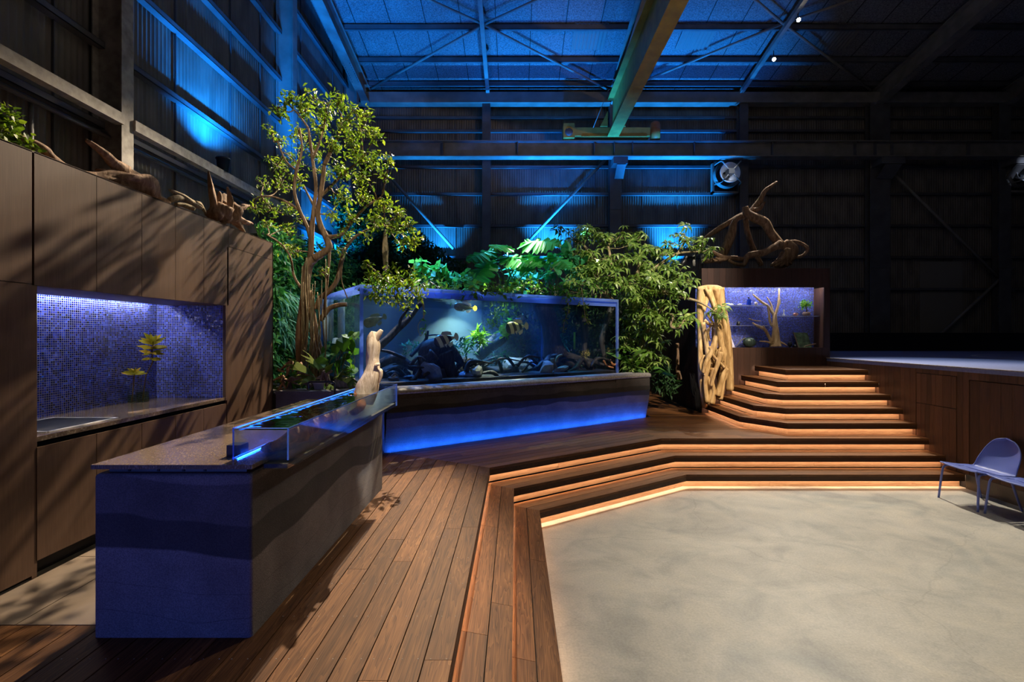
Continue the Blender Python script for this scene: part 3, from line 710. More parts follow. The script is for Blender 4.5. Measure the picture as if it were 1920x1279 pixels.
# sink recess & faucet
sk = thing('sink', 'steel sink let into the island worktop behind the small acrylic tank', 'sink', (-1.9, 4.45, 1.452))
m = MB()
for b in ((-2.05, -2.035, 4.15, 4.75), (-1.735, -1.72, 4.15, 4.75), (-2.035, -1.735, 4.15, 4.165), (-2.035, -1.735, 4.735, 4.75)): m.box(*b, 1.452, 1.456)
m.build('rim', M['chrome'], sk)
m = MB(); m.box(-2.035, -1.735, 4.165, 4.735, 1.4525, 1.4535); m.build('basin', simple('sink shadow', (.30, .29, .25), .3, .6), sk)
fa = thing('faucet', 'dark arched faucet on the far end of the island counter', 'faucet', (-1.8, 4.86, 1.452))
a = P(577, 716, 4.86); b = P(628, 716, 4.86); zt = a.z
pts = [(b.x, 4.86, 1.452), (b.x, 4.86, zt-.03), (b.x-.008, 4.86, zt-.009), (b.x-.03, 4.86, zt), (a.x+.03, 4.86, zt), (a.x+.008, 4.86, zt-.009), (a.x, 4.86, zt-.03), (a.x, 4.86, zt-.075)]
m = MB(); m.tube(pts, .0105, 10); m.build('spout', M['black'], fa)
m = MB(); m.cyl((b.x, 4.86, 1.452), (b.x, 4.86, 1.475), .02, 14); m.build('base', M['black'], fa)
m = MB(); m.box(-1.555, -1.48, 2.60, 2.68, 1.452, 1.512); tag(m.build('outlet_box', M['black']), 'small black cube beside the near end of the acrylic tank', 'box')

# small acrylic tank
SX0, SX1, SY0, SY1, SZ0, SZ1 = -1.475, -1.185, 2.52, 4.83, 1.4525, 1.62
tk = thing('desktop_aquarium', 'long clear acrylic water tank lying along the edge of the island counter', 'aquarium', (-1.33, 3.7, SZ0))
t_ = .012
zb = 1.405
m = MB(); m.box(SX0, SX1, SY0, SY0+t_, SZ0, SZ1); m.box(SX1-t_, SX1, SY0+t_, SY1, SZ0, SZ1); m.box(SX0, SX0+t_, SY0+t_, SY1, SZ0, SZ1); m.box(SX0, SX1, SY1-t_, SY1, SZ0, SZ1)
m.box(-1.32, SX1, SY0, SY1, zb, SZ0)
m.build('walls', M['glass_small'], tk)
m = MB()
e = .005
for (x, y) in ((SX0, SY0), (SX1-e, SY0), (SX1-e, SY1-e), (SX0, SY1-e)): m.box(x-.0006, x+e+.0006, y-.0006, y+e+.0006, SZ0, SZ1)
m.box(SX1-.001, SX1+.001, SY0, SY1, SZ1-.004, SZ1+.0006); m.box(SX0, SX0+.012, SY0, SY1, SZ1-.001, SZ1+.001); m.box(SX0, SX1, SY0-.0006, SY0+.004, SZ1-.003, SZ1+.0006); m.box(SX0, SX1, SY1-.012, SY1, SZ1-.001, SZ1+.001)
m.box(SX1-.012, SX1+.0008, SY1-.012, SY1+.0008, zb, SZ1)
m.build('edges', M['acryl_glow_edge'], tk)
m = MB(); m.box(SX0+t_+.001, SX0+t_+.004, SY0+.02, SY0+.45, SZ0+.002, SZ0+.005); m.build('light_strip', M['led_blue'], tk)
m = MB(); m.box(SX0+.001, SX0+.009, SY0+.02, SY1-.02, SZ1-.004, SZ1-.0015); m.build('light_strip', M['led_soft'], tk)
m = MB(); m.box(SX0+t_, SX1-t_, SY0+t_, SY1-t_, SZ1-.012, SZ1-.0115); m.build('water_surface', M['water_top'], tk)
m = MB(); m.box(-1.318, SX1-t_, SY0+t_, SY1-t_, zb+.003, zb+.025); m.build('gravel', M['gravel'], tk)
# sun-bleached log standing in the tank
lg = thing('upright_log', 'pale bleached log with a forked tip standing up out of the acrylic tank', 'driftwood', (-1.30, 4.2, SZ1))
m = MB()
def pl(l, d): return [P(x, y, dd if dd else d) for x, y, *dd in [(p[0], p[1], *(p[2:] or ())) for p in l]] if False else [P(p[0], p[1], p[2] if len(p) > 2 else d) for p in l]
d = 4.15
limb(m, pl([(680, 752), (690, 728), (697, 700), (697, 672), (699, 645), (700, 632), (702, 622)], d), [.085, .085, .072, .056, .052, .042, .022], 14, .30, 3, 6, 16)
limb(m, pl([(700, 645), (706, 634), (712, 625), (716, 619)], d), [.035, .030, .024, .015], 10, .2, 5, 5, 16)
limb(m, pl([(706, 700), (713, 694), (714, 704), (711, 718)], d-.02), [.012, .016, .014, .006], 8, .3, 6, 4)
limb(m, pl([(704, 685), (712, 683)], d-.05), [.018, .010], 8, .3, 7, 4)
m.build('log', M['log_pale'], lg)
sw = thing('submerged_wood', 'red brown soaked driftwood lying along the inside of the acrylic tank', 'driftwood', (-1.33, 3.5, SZ0+.05))
m = MB()
xs_ = -1.33
limb(m, [Vector((xs_-.05, 4.05, 1.58)), Vector((xs_-.02, 3.7, 1.52)), Vector((xs_+.02, 3.3, 1.50)), Vector((xs_+.03, 2.95, 1.50)), Vector((xs_-.04, 2.64, 1.48))], [.035, .045, .05, .055, .025], 12, .5, 11, 8, 12)
limb(m, [Vector((xs_+.06, 3.6, 1.53)), Vector((xs_+.08, 3.2, 1.55)), Vector((xs_+.06, 2.8, 1.53)), Vector((xs_+.02, 2.60, 1.50))], [.02, .036, .045, .02], 12, .5, 12, 8, 12)
limb(m, [Vector((xs_-.02, 4.15, 1.60)), Vector((xs_+.05, 4.0, 1.52)), Vector((xs_+.06, 3.75, 1.50))], [.05, .035, .02], 10, .4, 13, 6, 12)
m.build('wood', M['root_brown'], sw)

# ------------------------------------------------------------ aquarium plinth
pln = thing('aquarium_plinth', 'long rammed earth plinth under the big aquarium, glowing blue at its foot', 'plinth', (0, 8, DZ))
n_ = np.array([-u[1], u[0]])   # away from viewer
P0 = np.array(PL0); P1 = np.array(PL1)
def q(a, b): p = P0+u*a+n_*b; return (p[0], p[1])
LP = float(np.dot(P1-P0, u))
m = MB(); 
# face leans slightly back near its foot
prof = [(.10, DZ-.04), (.075, DZ+.10), (.03, DZ+.30), (.008, DZ+.45), (0, DZ+.52), (0, 1.262)]
nv = 24; vs = []
for b, z in prof:
    for k in range(nv+1): p = q(LP*k/nv, b); vs.append((*p, z))
fs = [(i*(nv+1)+k, i*(nv+1)+k+1, (i+1)*(nv+1)+k+1, (i+1)*(nv+1)+k) for i in range(len(prof)-1) for k in range(nv)]
m.add(vs, fs, False)
vs = [(*q(LP, b), z) for b, z in prof]+[(*q(LP, .6), 1.262), (*q(LP, .6), DZ)]; m.add(vs, [tuple(range(len(vs)))])
m.build('earth_wall', M['earth'], pln)
m = MB(); 
m.prism([q(0.05, .012), q(LP-.9, .012), q(LP-.9, .3), q(.05, .3)], 1.262, 1.335); m.build('recessed_band', simple('band mortar', (.075, .058, .048), .8, 0, 30, .3), pln)
m = MB(); m.prism([q(LP-.895, .0), q(LP, .0), q(LP, .6), q(LP-.895, .6)], 1.262, 1.335); m.build('end_block', M['earth'], pln)
m = MB(); vs = []; nl = 40
pr = [(-.012, 1.325), (-.02, 1.345), (-.012, 1.372), (.015, 1.392), (.06, 1.40), (.14, 1.392), (.46, 1.386)]
for b, z in pr:
    for k in range(nl+1):
        p = q(-.05+(LP+.07)*k/nl, b); w = .006*noise.noise(Vector((k*.7, b*20, 3))); vs.append((p[0]+w, p[1], z+w))
m.add(vs, [(i*(nl+1)+k, i*(nl+1)+k+1, (i+1)*(nl+1)+k+1, (i+1)*(nl+1)+k) for i in range(len(pr)-1) for k in range(nl)], True)
m.build('rounded_lip', M['earth_lip'], pln)
m = MB(); m.prism([q(.0, .085), q(LP-.02, .085), q(LP-.02, .097), q(.0, .097)], DZ+.001, DZ+.012)
m = MB(); m.prism([q(.04, .012), q(LP-.02, .012), q(LP-.02, .05), q(.04, .05)], DZ-.034, DZ-.026); m.build('light_strip', M['led_blue'], pln)
m = MB(); m.prism([q(LP, .62), q(LP, 3.1), q(-1.3, 3.1), (-4.3, 9), (-4.3, 6.3), (-1.75, 6.36), q(.05, .3), q(LP, .3)], DZ-.1, 1.345); m.build('bed_core', M['soil'], pln)
lw = MB(); lw.box(-3.05, -1.72, 6.15, 6.34, DZ, 1.36); lw.box(-3.05, -1.70, 6.13, 6.42, 1.36, 1.40)
tag(lw.build('planter_ledge', M['earth']), 'low earth planter ledge behind the faucet, at the foot of the tree', 'ledge')

# ------------------------------------------------------------ big aquarium
TZ0, TZ1, TW = 1.386, 2.80, 2.66
a0 = .45; TL0 = float(np.dot(np.array((-2.112, 6.584))-P0, u)); TL1 = float(np.dot(np.array((1.986, 9.33))-P0, u)); TD = 2.45
aq = thing('aquarium', 'huge clear acrylic aquarium full of driftwood, rocks and striped fish on the earth plinth', 'aquarium', (0, 8.5, TZ0))
gt = .03
def wallp(a_, b_, c_, d_, z0, z1): return [q(a_, c_), q(b_, c_), q(b_, d_), q(a_, d_)], z0, z1
m = MB(); m.prism(*wallp(TL0, TL1, a0, a0+gt, TZ0, TZ1)); m.build('front_pane', M['glass'], aq)
m = MB(); m.prism(*wallp(TL0, TL0+gt, a0+gt, a0+TD, TZ0, TZ1)); m.build('side_pane', M['glass'], aq)
m = MB(); m.prism(*wallp(TL1-gt, TL1, a0+gt, a0+TD, TZ0, TZ1)); m.build('side_pane', M['glass'], aq)
m = MB(); m.prism(*wallp(TL0+gt, TL1-gt, a0+TD-gt, a0+TD, TZ0, TZ1)); m.build('back_pane', M['glass'], aq)
m = MB()
for (x0, x1, y0, y1) in ((TL0, TL1, a0-.001, a0+.30), (TL0, TL0+.25, a0+.30, a0+TD), (TL1-.25, TL1, a0+.30, a0+TD), (TL0+.25, TL1-.25, a0+TD-.25, a0+TD)):
    m.prism(*wallp(x0, x1, y0, y1, TZ1-.05, TZ1+.001))
m.prism(*wallp(TL0+gt, TL1-gt, a0+gt+.001, a0+gt+.012, TW+.004, TZ1-.051)); m.build('top_brace', M['acryl_glow_edge'], aq)  # thin hazy upstand added as the bright band between water and brace
for aa, bb in ((TL0-.002, a0-.002), (TL1-.038, a0-.002), (TL0-.002, a0+TD-.04), (TL1-.038, a0+TD-.04)):
    m = MB(); m.prism(*wallp(aa, aa+.04, bb, bb+.04, TZ0, TZ1-.05)); m.build('corner_joint', M['acryl_glow_edge'], aq)
m = MB(); m.prism(*wallp(TL0+gt, TL1-gt, a0+gt, a0+TD-gt, TW, TW+.002)); m.build('water_surface', M['water_top'], aq)
m = MB(); m.prism(*wallp(TL0+gt, TL1-gt, a0+gt, a0+TD-gt, TZ0, TZ0+.05)); m.build('gravel_bed', M['gravel'], aq)
m = MB(); m.prism(*wallp(TL0+.6, TL0+3.3, a0+TD+.01, a0+TD+.03, TZ0, TW+.02)); m.build('backdrop', simple('blue grey backdrop film', (.03, .055, .06), .7), aq)
def T(a, b, z): p = q(TL0+a, a0+b); return Vector((p[0], p[1], z))
def TP(px, py, b):
    """point in the tank seen at pixel px,py at distance b behind the front pane"""
    k = (px-CX)/F; c = P0+n_*(a0+b)   # on the line c + u*s : x = k*y
    s_ = (k*c[1]-c[0])/(u[0]-k*u[1]); x, y = c+u*s_
    return Vector((x, y, CZ+(CY-py)/F*y))
VOL = True
def water_volume(name, dens, col, box_poly, z0, z1, parent):
    mm = bpy.data.materials.new(name); mm.use_nodes = True; nt = mm.node_tree; nt.nodes.clear()
    o = nt.nodes.new('ShaderNodeOutputMaterial'); t = nt.nodes.new('ShaderNodeBsdfTransparent'); v_ = nt.nodes.new('ShaderNodeVolumeScatter')
    v_.inputs['Color'].default_value = (*col, 1); v_.inputs['Density'].default_value = dens; v_.inputs['Anisotropy'].default_value = .2
    nt.links.new(t.outputs[0], o.inputs[0]); nt.links.new(v_.outputs[0], o.inputs[1])
    b = MB(); b.prism(box_poly, z0, z1); return b.build('water', mm, parent)
water_volume('big tank water', .045, (.25, .6, 1.0), wallp(TL0+gt+.002, TL1-gt-.002, a0+gt+.002, a0+TD-gt-.002, 0, 0)[0], TZ0+.051, TW-.002, aq)
water_volume('small tank water', 3.5, (.30, .52, .98), [(SX0+t_+.001, SY0+t_+.001), (SX1-t_-.001, SY0+t_+.001), (SX1-t_-.001, SY1-t_-.001), (SX0+t_+.001, SY1-t_-.001)], SZ0+.0005, SZ1-.013, tk)
# lamps over the water
light('SPOT', tuple(TP(868, 556, 2.0)), tuple(TP(872, 700, 2.02)), 600, (.75, 1, .88), .03, 120, 1, name='aquarium_light')
light('SPOT', tuple(TP(1000, 380, 1.0)), tuple(TP(968, 640, .5)), 1500, (.95, 1, .7), .03, 40, .9, name='aquarium_light')
light('SPOT', tuple(TP(905, 470, .2)), tuple(TP(898, 640, .5)), 900, (.9, 1, .6), .03, 22, .9, name='aquarium_light')  # added spot to brighten the fern
light('SPOT', tuple(TP(1120, 480, .6)), tuple(TP(1120, 670, .7)), 700, (.9, .95, .8), .03, 22, .9, name='aquarium_light')
light('SPOT', tuple(TP(1100, 420, 1.2)), tuple(TP(1075, 700, 1.1)), 500, (.12, .35, 1), .03, 60, .9, name='aquarium_light')
light('SPOT', tuple(TP(800, 380, 1.3)), tuple(TP(790, 720, .9)), 950, (.05, .28, 1), .03, 70, .9, name='aquarium_light')
light('SPOT', tuple(TP(950, 430, 1.6)), tuple(TP(960, 720, 1.4)), 1200, (.06, .25, 1), .03, 80, .9, name='aquarium_light')
# ============================================================ hangar shell
def corrugate(axis, c, a0_, a1, z0, z1, pitch=.076, amp=.011, out=1):
    m = MB(); n = int((a1-a0_)/pitch*4); vs = []
    for i in range(n+1):
        a = a0_+(a1-a0_)*i/n; o = c+amp*math.sin(2*PI*a/pitch)*out
        for z in (z0, z1): vs.append((o, a, z) if axis == 'x' else (a, o, z))
    m.add(vs, [(2*i, 2*i+2, 2*i+3, 2*i+1) for i in range(n)], True); return m
WB = thing('wall_back', loc=(5, 15.3, 0), label=None, cat=None); tag(WB, kind='structure')
bpy.context.view_layer.update()
corrugate('y', 15.30, -5.2, 20.5, 0, 10.2).build('sheeting', M['corr'], WB)
YW = 15.0
for z in (3.56, 4.56, 5.55, 6.55, 7.40, 8.53, 8.95):
    m = MB(); m.box(-5.1, 20.4, 15.17, 15.28, z-.03, z-.022); m.box(-5.1, 20.4, 15.17, 15.178, z-.03, z+.05); m.box(-5.1, 20.4, 15.17, 15.195, z+.045, z+.05); m.build('girt', M['steel_dark'], WB)
for x in (-3.0, -1.9, 1.4, 2.5, 4.0, 5.1, 8.4, 9.5, 12.2, 13.5, 16):
    m = MB(); m.box(x, x+.012, 15.27, 15.295, 0, 9.4); m.build('sheet_seam', M['steel_dark'], WB)
m = MB(); m.box(12.75, 14.1, 15.26, 15.285, 2.2, 4.45); m.build('translucent_panel', simple('greyed panel', (.22, .21, .19), .7), WB)
WL = thing('wall_left', loc=(-5.1, 7, 0), label=None, cat=None); tag(WL, kind='structure')
bpy.context.view_layer.update()
corrugate('x', -5.10, 2.0, 15.4, 0, 12.6, out=-1).build('sheeting', M['corr'], WL)
for z in (3.6, 4.63, 5.60, 6.63, 7.55, 8.55, 9.5, 10.5):
    m = MB(); m.box(-5.085, -4.97, 2, 15.3, z-.03, z-.022); m.box(-4.978, -4.97, 2, 15.3, z-.03, z+.05); m.box(-4.995, -4.97, 2, 15.3, z+.045, z+.05); m.build('girt', M['steel_dark'], WL)
for y in (3.9, 5.3, 7.2, 8.6, 9.6, 11.4, 13.4):
    m = MB(); m.box(-5.085, -5.06, y, y+.012, 0, 12); m.build('sheet_seam', M['steel_dark'], WL)
m = MB(); m.cyl((-4.92, 2, 4.50), (-4.92, 10.2, 4.50), .03, 8); m.build('conduit', M['steel_dark'], WL)
m = MB(); m.cyl((-4.96, 4.95, 3), (-4.96, 4.95, 4.5), .022, 8); m.build('conduit', M['steel'], WL)
# roof
RZ = lambda y: 9.6+.179*(15-y)+.30
def roof_pt(px, py, off=0):
    k = (CY-py)/F; y = (9.6+.179*15+.30+off-CZ)/(k+.179); return Vector(((px-CX)/F*y, y, CZ+k*y))
CE = thing('ceiling', loc=(5, 12, 10.5), label=None, cat=None); tag(CE, kind='structure')
bpy.context.view_layer.update()
m = MB(); m.add([(-5.3, 15.5, RZ(15.5)), (20.5, 15.5, RZ(15.5)), (20.5, 3, RZ(3)), (-5.3, 3, RZ(3))], [(0, 1, 2, 3)]); m.build('roof_boards', M['roof'], CE)
for k in range(28):
    x = -4.2+k*.92
    m = MB(); m.bar((x, 15.3, RZ(15.3)-.006), (x, 9.5, RZ(9.5)-.006), .02, .008); m.build('board_joint', M['dark'], CE)
for x0 in (1.55, 4.45, 8.3, 11.6):
    m = MB(); n = 9*4; vs = []
    for i in range(n+1):
        x = x0+i*.9/n; o = .02*math.sin(2*PI*i/4/1.0)
        for y in (12.65, 13.55): vs.append((x, y, RZ(y)-.04+o))
    m.add(vs, [(2*i, 2*i+2, 2*i+3, 2*i+1) for i in range(n)], True); m.build('corrugated_rooflight', simple('rooflight', (.17, .165, .16), .6), CE)
for i, py in enumerate((52, 113, 158)):
    p = roof_pt(900, py, -.10)
    m = MB(); y = p.y; z = p.z
    m.box(-5, 20, y-.05, y-.042, z-.07, z+.07); m.box(-5, 20, y-.05, y+.03, z-.07, z-.062); m.box(-5, 20, y-.05, y+.03, z+.062, z+.07)
    m.build('purlin', M['steel_dark'], CE)
m = MB(); m.box(-5, 20.3, 14.86, 15.16, 9.28, 9.60)
tag(m.build('eaves_beam', M['steel']), 'horizontal eaves beam along the back wall, just under the roof', 'beam')
# columns on the back wall
for px_, w, lab in ((912, .25, 'slim steel post on the back wall above the monstera plant'), (1153, .34, 'steel column on the back wall under the yellow crane'), (1393, .26, 'slim steel post on the back wall beside the lit fan'),
                    (1647, .62, 'wide dark steel column with a bracket on the back wall, right of the driftwood'), (1880, .36, 'dark steel column near the right edge of the back wall')):
    x = (px_-CX)/F*YW
    t = thing('steel_column', lab, 'column', (x, YW, 0), 'steel columns of the hangar')
    m = MB(); m.box(x-w/2, x+w/2, 14.92, 14.94, 0, 9.3); m.box(x-w/2, x+w/2, 15.14, 15.155, 0, 9.3); m.box(x-.012, x+.012, 14.94, 15.14, 0, 9.3); m.build('shaft', M['steel_dark'], t)
    if w > .3:
        m = MB(); m.prism([(x-w/2+.03, 14.5), (x+w/2+.12, 14.5), (x+w/2+.12, 14.92), (x-w/2+.03, 14.92)], 7.28, 7.50); m.bar((x+.1, 14.52, 7.26), (x+.1, 14.9, 6.95), w*.8, .03); m.build('bracket', M['steel_dark'], t)
        for zz in (4.2, 6.0): 
            m = MB(); m.box(x-w/2-.005, x+w/2+.005, 14.905, 14.92, zz, zz+.3); m.build('splice_plate', M['steel_dark'], t)
# columns on the left wall
for y0, w, lab in ((5.77, .18, 'steel column on the left wall with a pale flange, above the long root wood'), (10.2, .2, 'blue lit steel column on the left wall behind the tall tree'), (14.3, .2, 'steel column at the left corner of the back wall')):
    t = thing('steel_column', lab, 'column', (-4.85, y0, 0), 'steel columns of the hangar')
    m = MB(); m.box(-4.715, -4.70, y0, y0+w, 0, 12.2); m.box(-5.06, -5.045, y0, y0+w, 0, 12.2); m.box(-5.045, -4.715, y0+w/2-.008, y0+w/2+.008, 0, 12.2); m.build('shaft', M['rusty'] if y0 < 6 else M['steel'], t)
for y0, y1, lab in ((2.0, 5.775, 'pale steel rail on the left wall in front of the near column'), (5.945, 10.205, 'pale rust flecked rail on the left wall that carries the black bucket')):
    m = MB(); m.box(-4.78, -4.67, y0, y1, 4.62, 4.75); tag(m.build('steel_rail', M['rusty']), lab, 'beam')
# rafters
for px0, px1, wd, lab in ((640, 690, .3, 'bright blue lit roof rafter next to the left wall'), (1190, 1155, .3, 'roof rafter half hidden behind the yellow crane girder'), (1845, 1637, .3, 'dark sloping roof rafter on the right'), (2120, 1880, .2, 'dark sloping roof rafter in the far right corner')):
    x = {690: -4.62, 1155: 3.06, 1637: 11.2, 1880: 15.2}[px1]
    t = thing('roof_rafter', lab, 'rafter', (x, 14, 9.6), 'roof rafters')
    m = MB(); a = Vector((x, 15.0, RZ(15)-.42)); b = Vector((x, 6, RZ(6)-.42)); m.ibeam(a, b, .26, .5, .02, .014); m.build('beam', M['steel'], t)
    m = MB()
    for k in range(10):
        for s_ in (-.09, .09):
            yy = 13.2+.08*k; m.cyl((x+s_, yy, RZ(yy)-.675), (x+s_, yy, RZ(yy)-.69), .014, 6)
    m.build('bolts', M['steel_dark'], t)
for xa, lab in ((-.86, 'slim roof strut over the aquarium that carries two black spotlights'), (6.95, 'slim sloping roof strut that carries the two lit spotlights')):
    m = MB(); m.bar((xa, 15, RZ(15)-.30), (xa, 9, RZ(9)-.30), .11, .12); tag(m.build('roof_strut', M['steel']), lab, 'beam')
def brace(name, p, q_, r, lab, cat='brace', group=None, mat='steel'):
    m = MB(); m.cyl(p, q_, r, 10); tag(m.build(name, M[mat]), lab, cat, group)
hub1 = roof_pt(907, 46, -.22); hub2 = roof_pt(1468, 44, -.22)
for a, hub, nm in (((697, 166), hub1, 'blue roof brace running down left from the hub over the tree'), ((775, -14), hub1, 'blue roof brace running up left from the hub over the tree'), ((1040, -16), hub1, 'blue roof brace running up right towards the crane girder'), ((1140, 168), hub1, 'blue roof brace running down right to the crane girder'),
                   ((1208, 152), hub2, 'dark roof brace running left behind the crane from the lit spotlights'), ((1400, -14), hub2, 'dark roof brace running up left above the lit spotlights'), ((1640, -14), hub2, 'dark roof brace running up right above the lit spotlights'), ((1634, 170), hub2, 'dark roof brace running down right below the lit spotlights')):
    brace('roof_brace', roof_pt(a[0], a[1], -.22), hub, .035, nm, group='roof braces')
for a, b, lab in (((722, 322), (850, 466), 'diagonal wall brace behind the tree, falling to the right'), ((1135, 300), (985, 458), 'bright blue diagonal wall brace rising towards the crane column'), ((1668, 318), (1900, 548), 'dark diagonal wall brace right of the wide column'), ((1900, 500), (1750, 640), 'dark diagonal wall brace rising to the right edge')):
    brace('wall_brace', P(*a, 15.05), P(*b, 15.05), .045, lab, group='wall braces')
# crane runway + girder
rw = thing('crane_runway', 'long grey crane runway beam across the back wall with a bright blue lower edge', 'beam', (3, 14.6, 7.7))
m = MB(); m.ibeam((-5, 14.62, 7.72), (20, 14.62, 7.72), .30, .48, .03, .015); m.build('beam', M['steel'], rw)
m = MB(); m.box(-5, 20, 14.60, 14.64, 7.96, 8.0); m.build('rail', M['steel_dark'], rw)
for x in (-2.2, .05, 2.35, 2.95, 3.5, 5.35, 7.7, 10.2, 10.8, 11.3, 13.6, 16):
    m = MB(); m.box(x, x+.02, 14.50, 14.61, 7.51, 7.93); m.build('stiffener', M['steel_dark'], rw)
cr = thing('overhead_crane', 'yellow overhead crane girder running into the hall with its end carriage', 'crane', (2.9, 12, 8))
m = MB(); m.ibeam((2.885, 14.35, 8.56), (2.885, 5, 8.56), .33, 1.1, .028, .02); m.build('girder', M['yellow'], cr)
m = MB(); m.box(1.75, 4.0, 14.38, 14.78, 8.05, 8.30); m.box(1.95, 3.9, 14.36, 14.38, 8.02, 8.05); m.build('end_carriage', M['yellow'], cr)
m = MB(); m.box(1.42, 1.75, 14.36, 14.8, 7.99, 8.42); m.build('wheel_box', M['yellow'], cr)
m = MB(); m.lathe((1.58, 14.34, 8.16), [(.0, 0), (.10, 0), (.12, .02), (.12, .06)], 16, 'y'); m.build('wheel', M['steel_dark'], cr)
m = MB(); m.add([(2.5, 14.3, 8.3), (2.72, 14.3, 8.3), (2.72, 14.3, 8.75), (2.5, 14.34, 8.3), (2.72, 14.34, 8.3), (2.72, 14.34, 8.75)], [(0, 1, 2), (5, 4, 3), (0, 2, 5, 3), (1, 0, 3, 4)]); m.add([(3.25, 14.3, 8.3), (3.05, 14.3, 8.3), (3.05, 14.3, 8.75), (3.25, 14.34, 8.3), (3.05, 14.34, 8.3), (3.05, 14.34, 8.75)], [(0, 1, 2), (5, 4, 3), (0, 2, 5, 3), (1, 0, 3, 4)]); m.build('gusset_plate', M['yellow'], cr)
m = MB(); m.cyl((4.18, 14.5, 8.0), (4.18, 14.5, 8.40), .15, 16); m.lathe((4.18, 14.5, 8.40), [(.15, 0), (.13, .08), (.07, .12), (0, .13)], 16); m.build('drive_motor', M['orange'], cr)
m = MB(); a = P(1141, 168, 13.9); b = P(1112, 240, 14.3); m.cyl(a, b, .008, 6); m.build('cable', M['steel'], cr)
# ceiling spotlights
def spotlight(name, loc, target, lab, lit, grp):
    t = thing(name, lab, 'spotlight', loc, grp); L = Vector(loc); d = (Vector(target)-L).normalized()
    m = MB(); m.cyl(L-d*.12, L+d*.02, .055, 16); m.build('housing', M['black'], t)
    m = MB(); m.cyl(L-d*.03, L-d*.03+Vector((0, 0, .22)), .012, 8); m.build('bracket', M['black'], t)
    m = MB(); m.cyl(L+d*.021, L+d*.024, .045, 16); m.build('lens', M['lamp'] if lit else M['steel_dark'], t)
spotlight('ceiling_spotlight', tuple(P(1497, 37, 11.95)), (4.6, 0, 0.5), 'lit ceiling spotlight, the upper one on the right hand roof strut', True, 'lit ceiling spotlights')
spotlight('ceiling_spotlight', tuple(P(1451, 111, 12.95)), (3.2, 0, 0), 'lit ceiling spotlight, the lower one on the right hand roof strut', True, 'lit ceiling spotlights')
spotlight('ceiling_spotlight', tuple(P(906, 26, 12.2)), (-2.3, 4.3, 1.2), 'black ceiling spotlight at the hub of the blue roof braces', False, 'black ceiling spotlights')
spotlight('ceiling_spotlight', tuple(P(911, 93, 13.4)), (-3.0, 7.2, 3.8), 'black ceiling spotlight on the strut just below the brace hub', False, 'black ceiling spotlights')
# ventilation fans
def fan(cx, cy, lab):
    c = P(cx, cy, 14.95); t = thing('ventilation_fan', lab, 'fan', c, 'wall fans')
    m = MB(); s_ = .43
    for (x0, x1, z0, z1) in ((-s_, -s_+.06, -s_-.12, s_), (s_-.06, s_, -s_-.12, s_), (-s_, s_, s_-.05, s_), (-s_, s_, -s_-.12, -s_-.06)):
        m.box(c.x+x0, c.x+x1, 15.0, 15.14, c.z+z0, c.z+z1)
    m.build('frame', M['steel'], t)
    m = MB(); m.box(c.x-s_+.05, c.x+s_-.05, 15.10, 15.12, c.z-s_-.05, c.z+s_-.05); m.build('back_plate', M['dark'], t)
    m = MB(); m.lathe((c.x, 14.72, c.z), [(.31, -.01), (.315, 0), (.29, .03), (.22, .12), (.16, .22), (.12, .30)], 28, 'y'); m.build('reflector', M['alu'], t)
    m = MB(); m.lathe((c.x, 14.80, c.z), [(.42, .0), (.42, .2), (.40, .22), (.30, .25)], 28, 'y'); m.build('outer_ring', M['steel'], t)
    m = MB(); m.box(c.x-.09, c.x+.08, 14.60, 14.85, c.z-.07, c.z+.09); m.build('motor', M['black'], t)
    for sx, sz in ((-1, 1), (1, 1), (-1, -1), (1, -1)):
        m = MB(); limb(m, [Vector((c.x+sx*.06, 14.66, c.z+sz*.06)), Vector((c.x+sx*.2, 14.64, c.z+sz*.22)), Vector((c.x+sx*.30, 14.66, c.z+sz*.32)), Vector((c.x+sx*.38, 14.95, c.z+sz*.30))], [.018]*4, 6, 0); m.build('strut', M['steel'], t)
fan(1363, 328, 'silver wall fan in a square frame under the runway beam, left of the slim post')
fan(1911, 326, 'silver wall fan at the right edge of the picture')
light('SPOT', (7.2, 9.0, 10.2), tuple(P(1363, 328, 14.8)), 4000, (.8, .88, 1), .1, 4, .3, name='fan_highlight_light')
light('SPOT', (13.5, 9.0, 10.2), tuple(P(1911, 326, 14.8)), 3000, (.7, .8, 1), .1, 4, .3, name='fan_highlight_light')
# bucket on the rail
c = P(418, 322, 907*4.72/(967-418)); m = MB(); bk = thing('black_bucket', 'black plastic bucket standing on the steel rail of the left wall', 'bucket', (c.x, c.y, 4.75))
m.lathe((c.x, c.y, 4.75), [(0, 0), (.075, 0), (.095, .19), (.108, .19), (.108, .215), (.09, .215), (.07, .02), (0, .02)], 20); m.build('body', M['black'], bk)

# ============================================================ chairs
M['chair'] = simple('periwinkle plastic', (.14, .19, .54), .42)
def perf():
    m_, nt, bs = mat_base('perforated periwinkle shell'); N = NT(nt)
    bs.inputs['Base Color'].default_value = (.14, .19, .54, 1); bs.inputs['Roughness'].default_value = .42
    tc = N.n('ShaderNodeTexCoord'); vo = N.n('ShaderNodeTexVoronoi'); vo.inputs['Scale'].default_value = 85; vo.inputs['Randomness'].default_value = 0
    N.l(tc.outputs['Object'], vo.inputs['Vector']); hole = N.math('LESS_THAN', vo.outputs['Distance'], .30)
    tr = N.n('ShaderNodeBsdfTransparent'); mx = N.n('ShaderNodeMixShader'); N.l(hole, mx.inputs[0]); N.l(bs.outputs[0], mx.inputs[1]); N.l(tr.outputs[0], mx.inputs[2])
    N.l(mx.outputs[0], nt.nodes['Material Output'].inputs[0]); return m_
M['perf'] = perf()
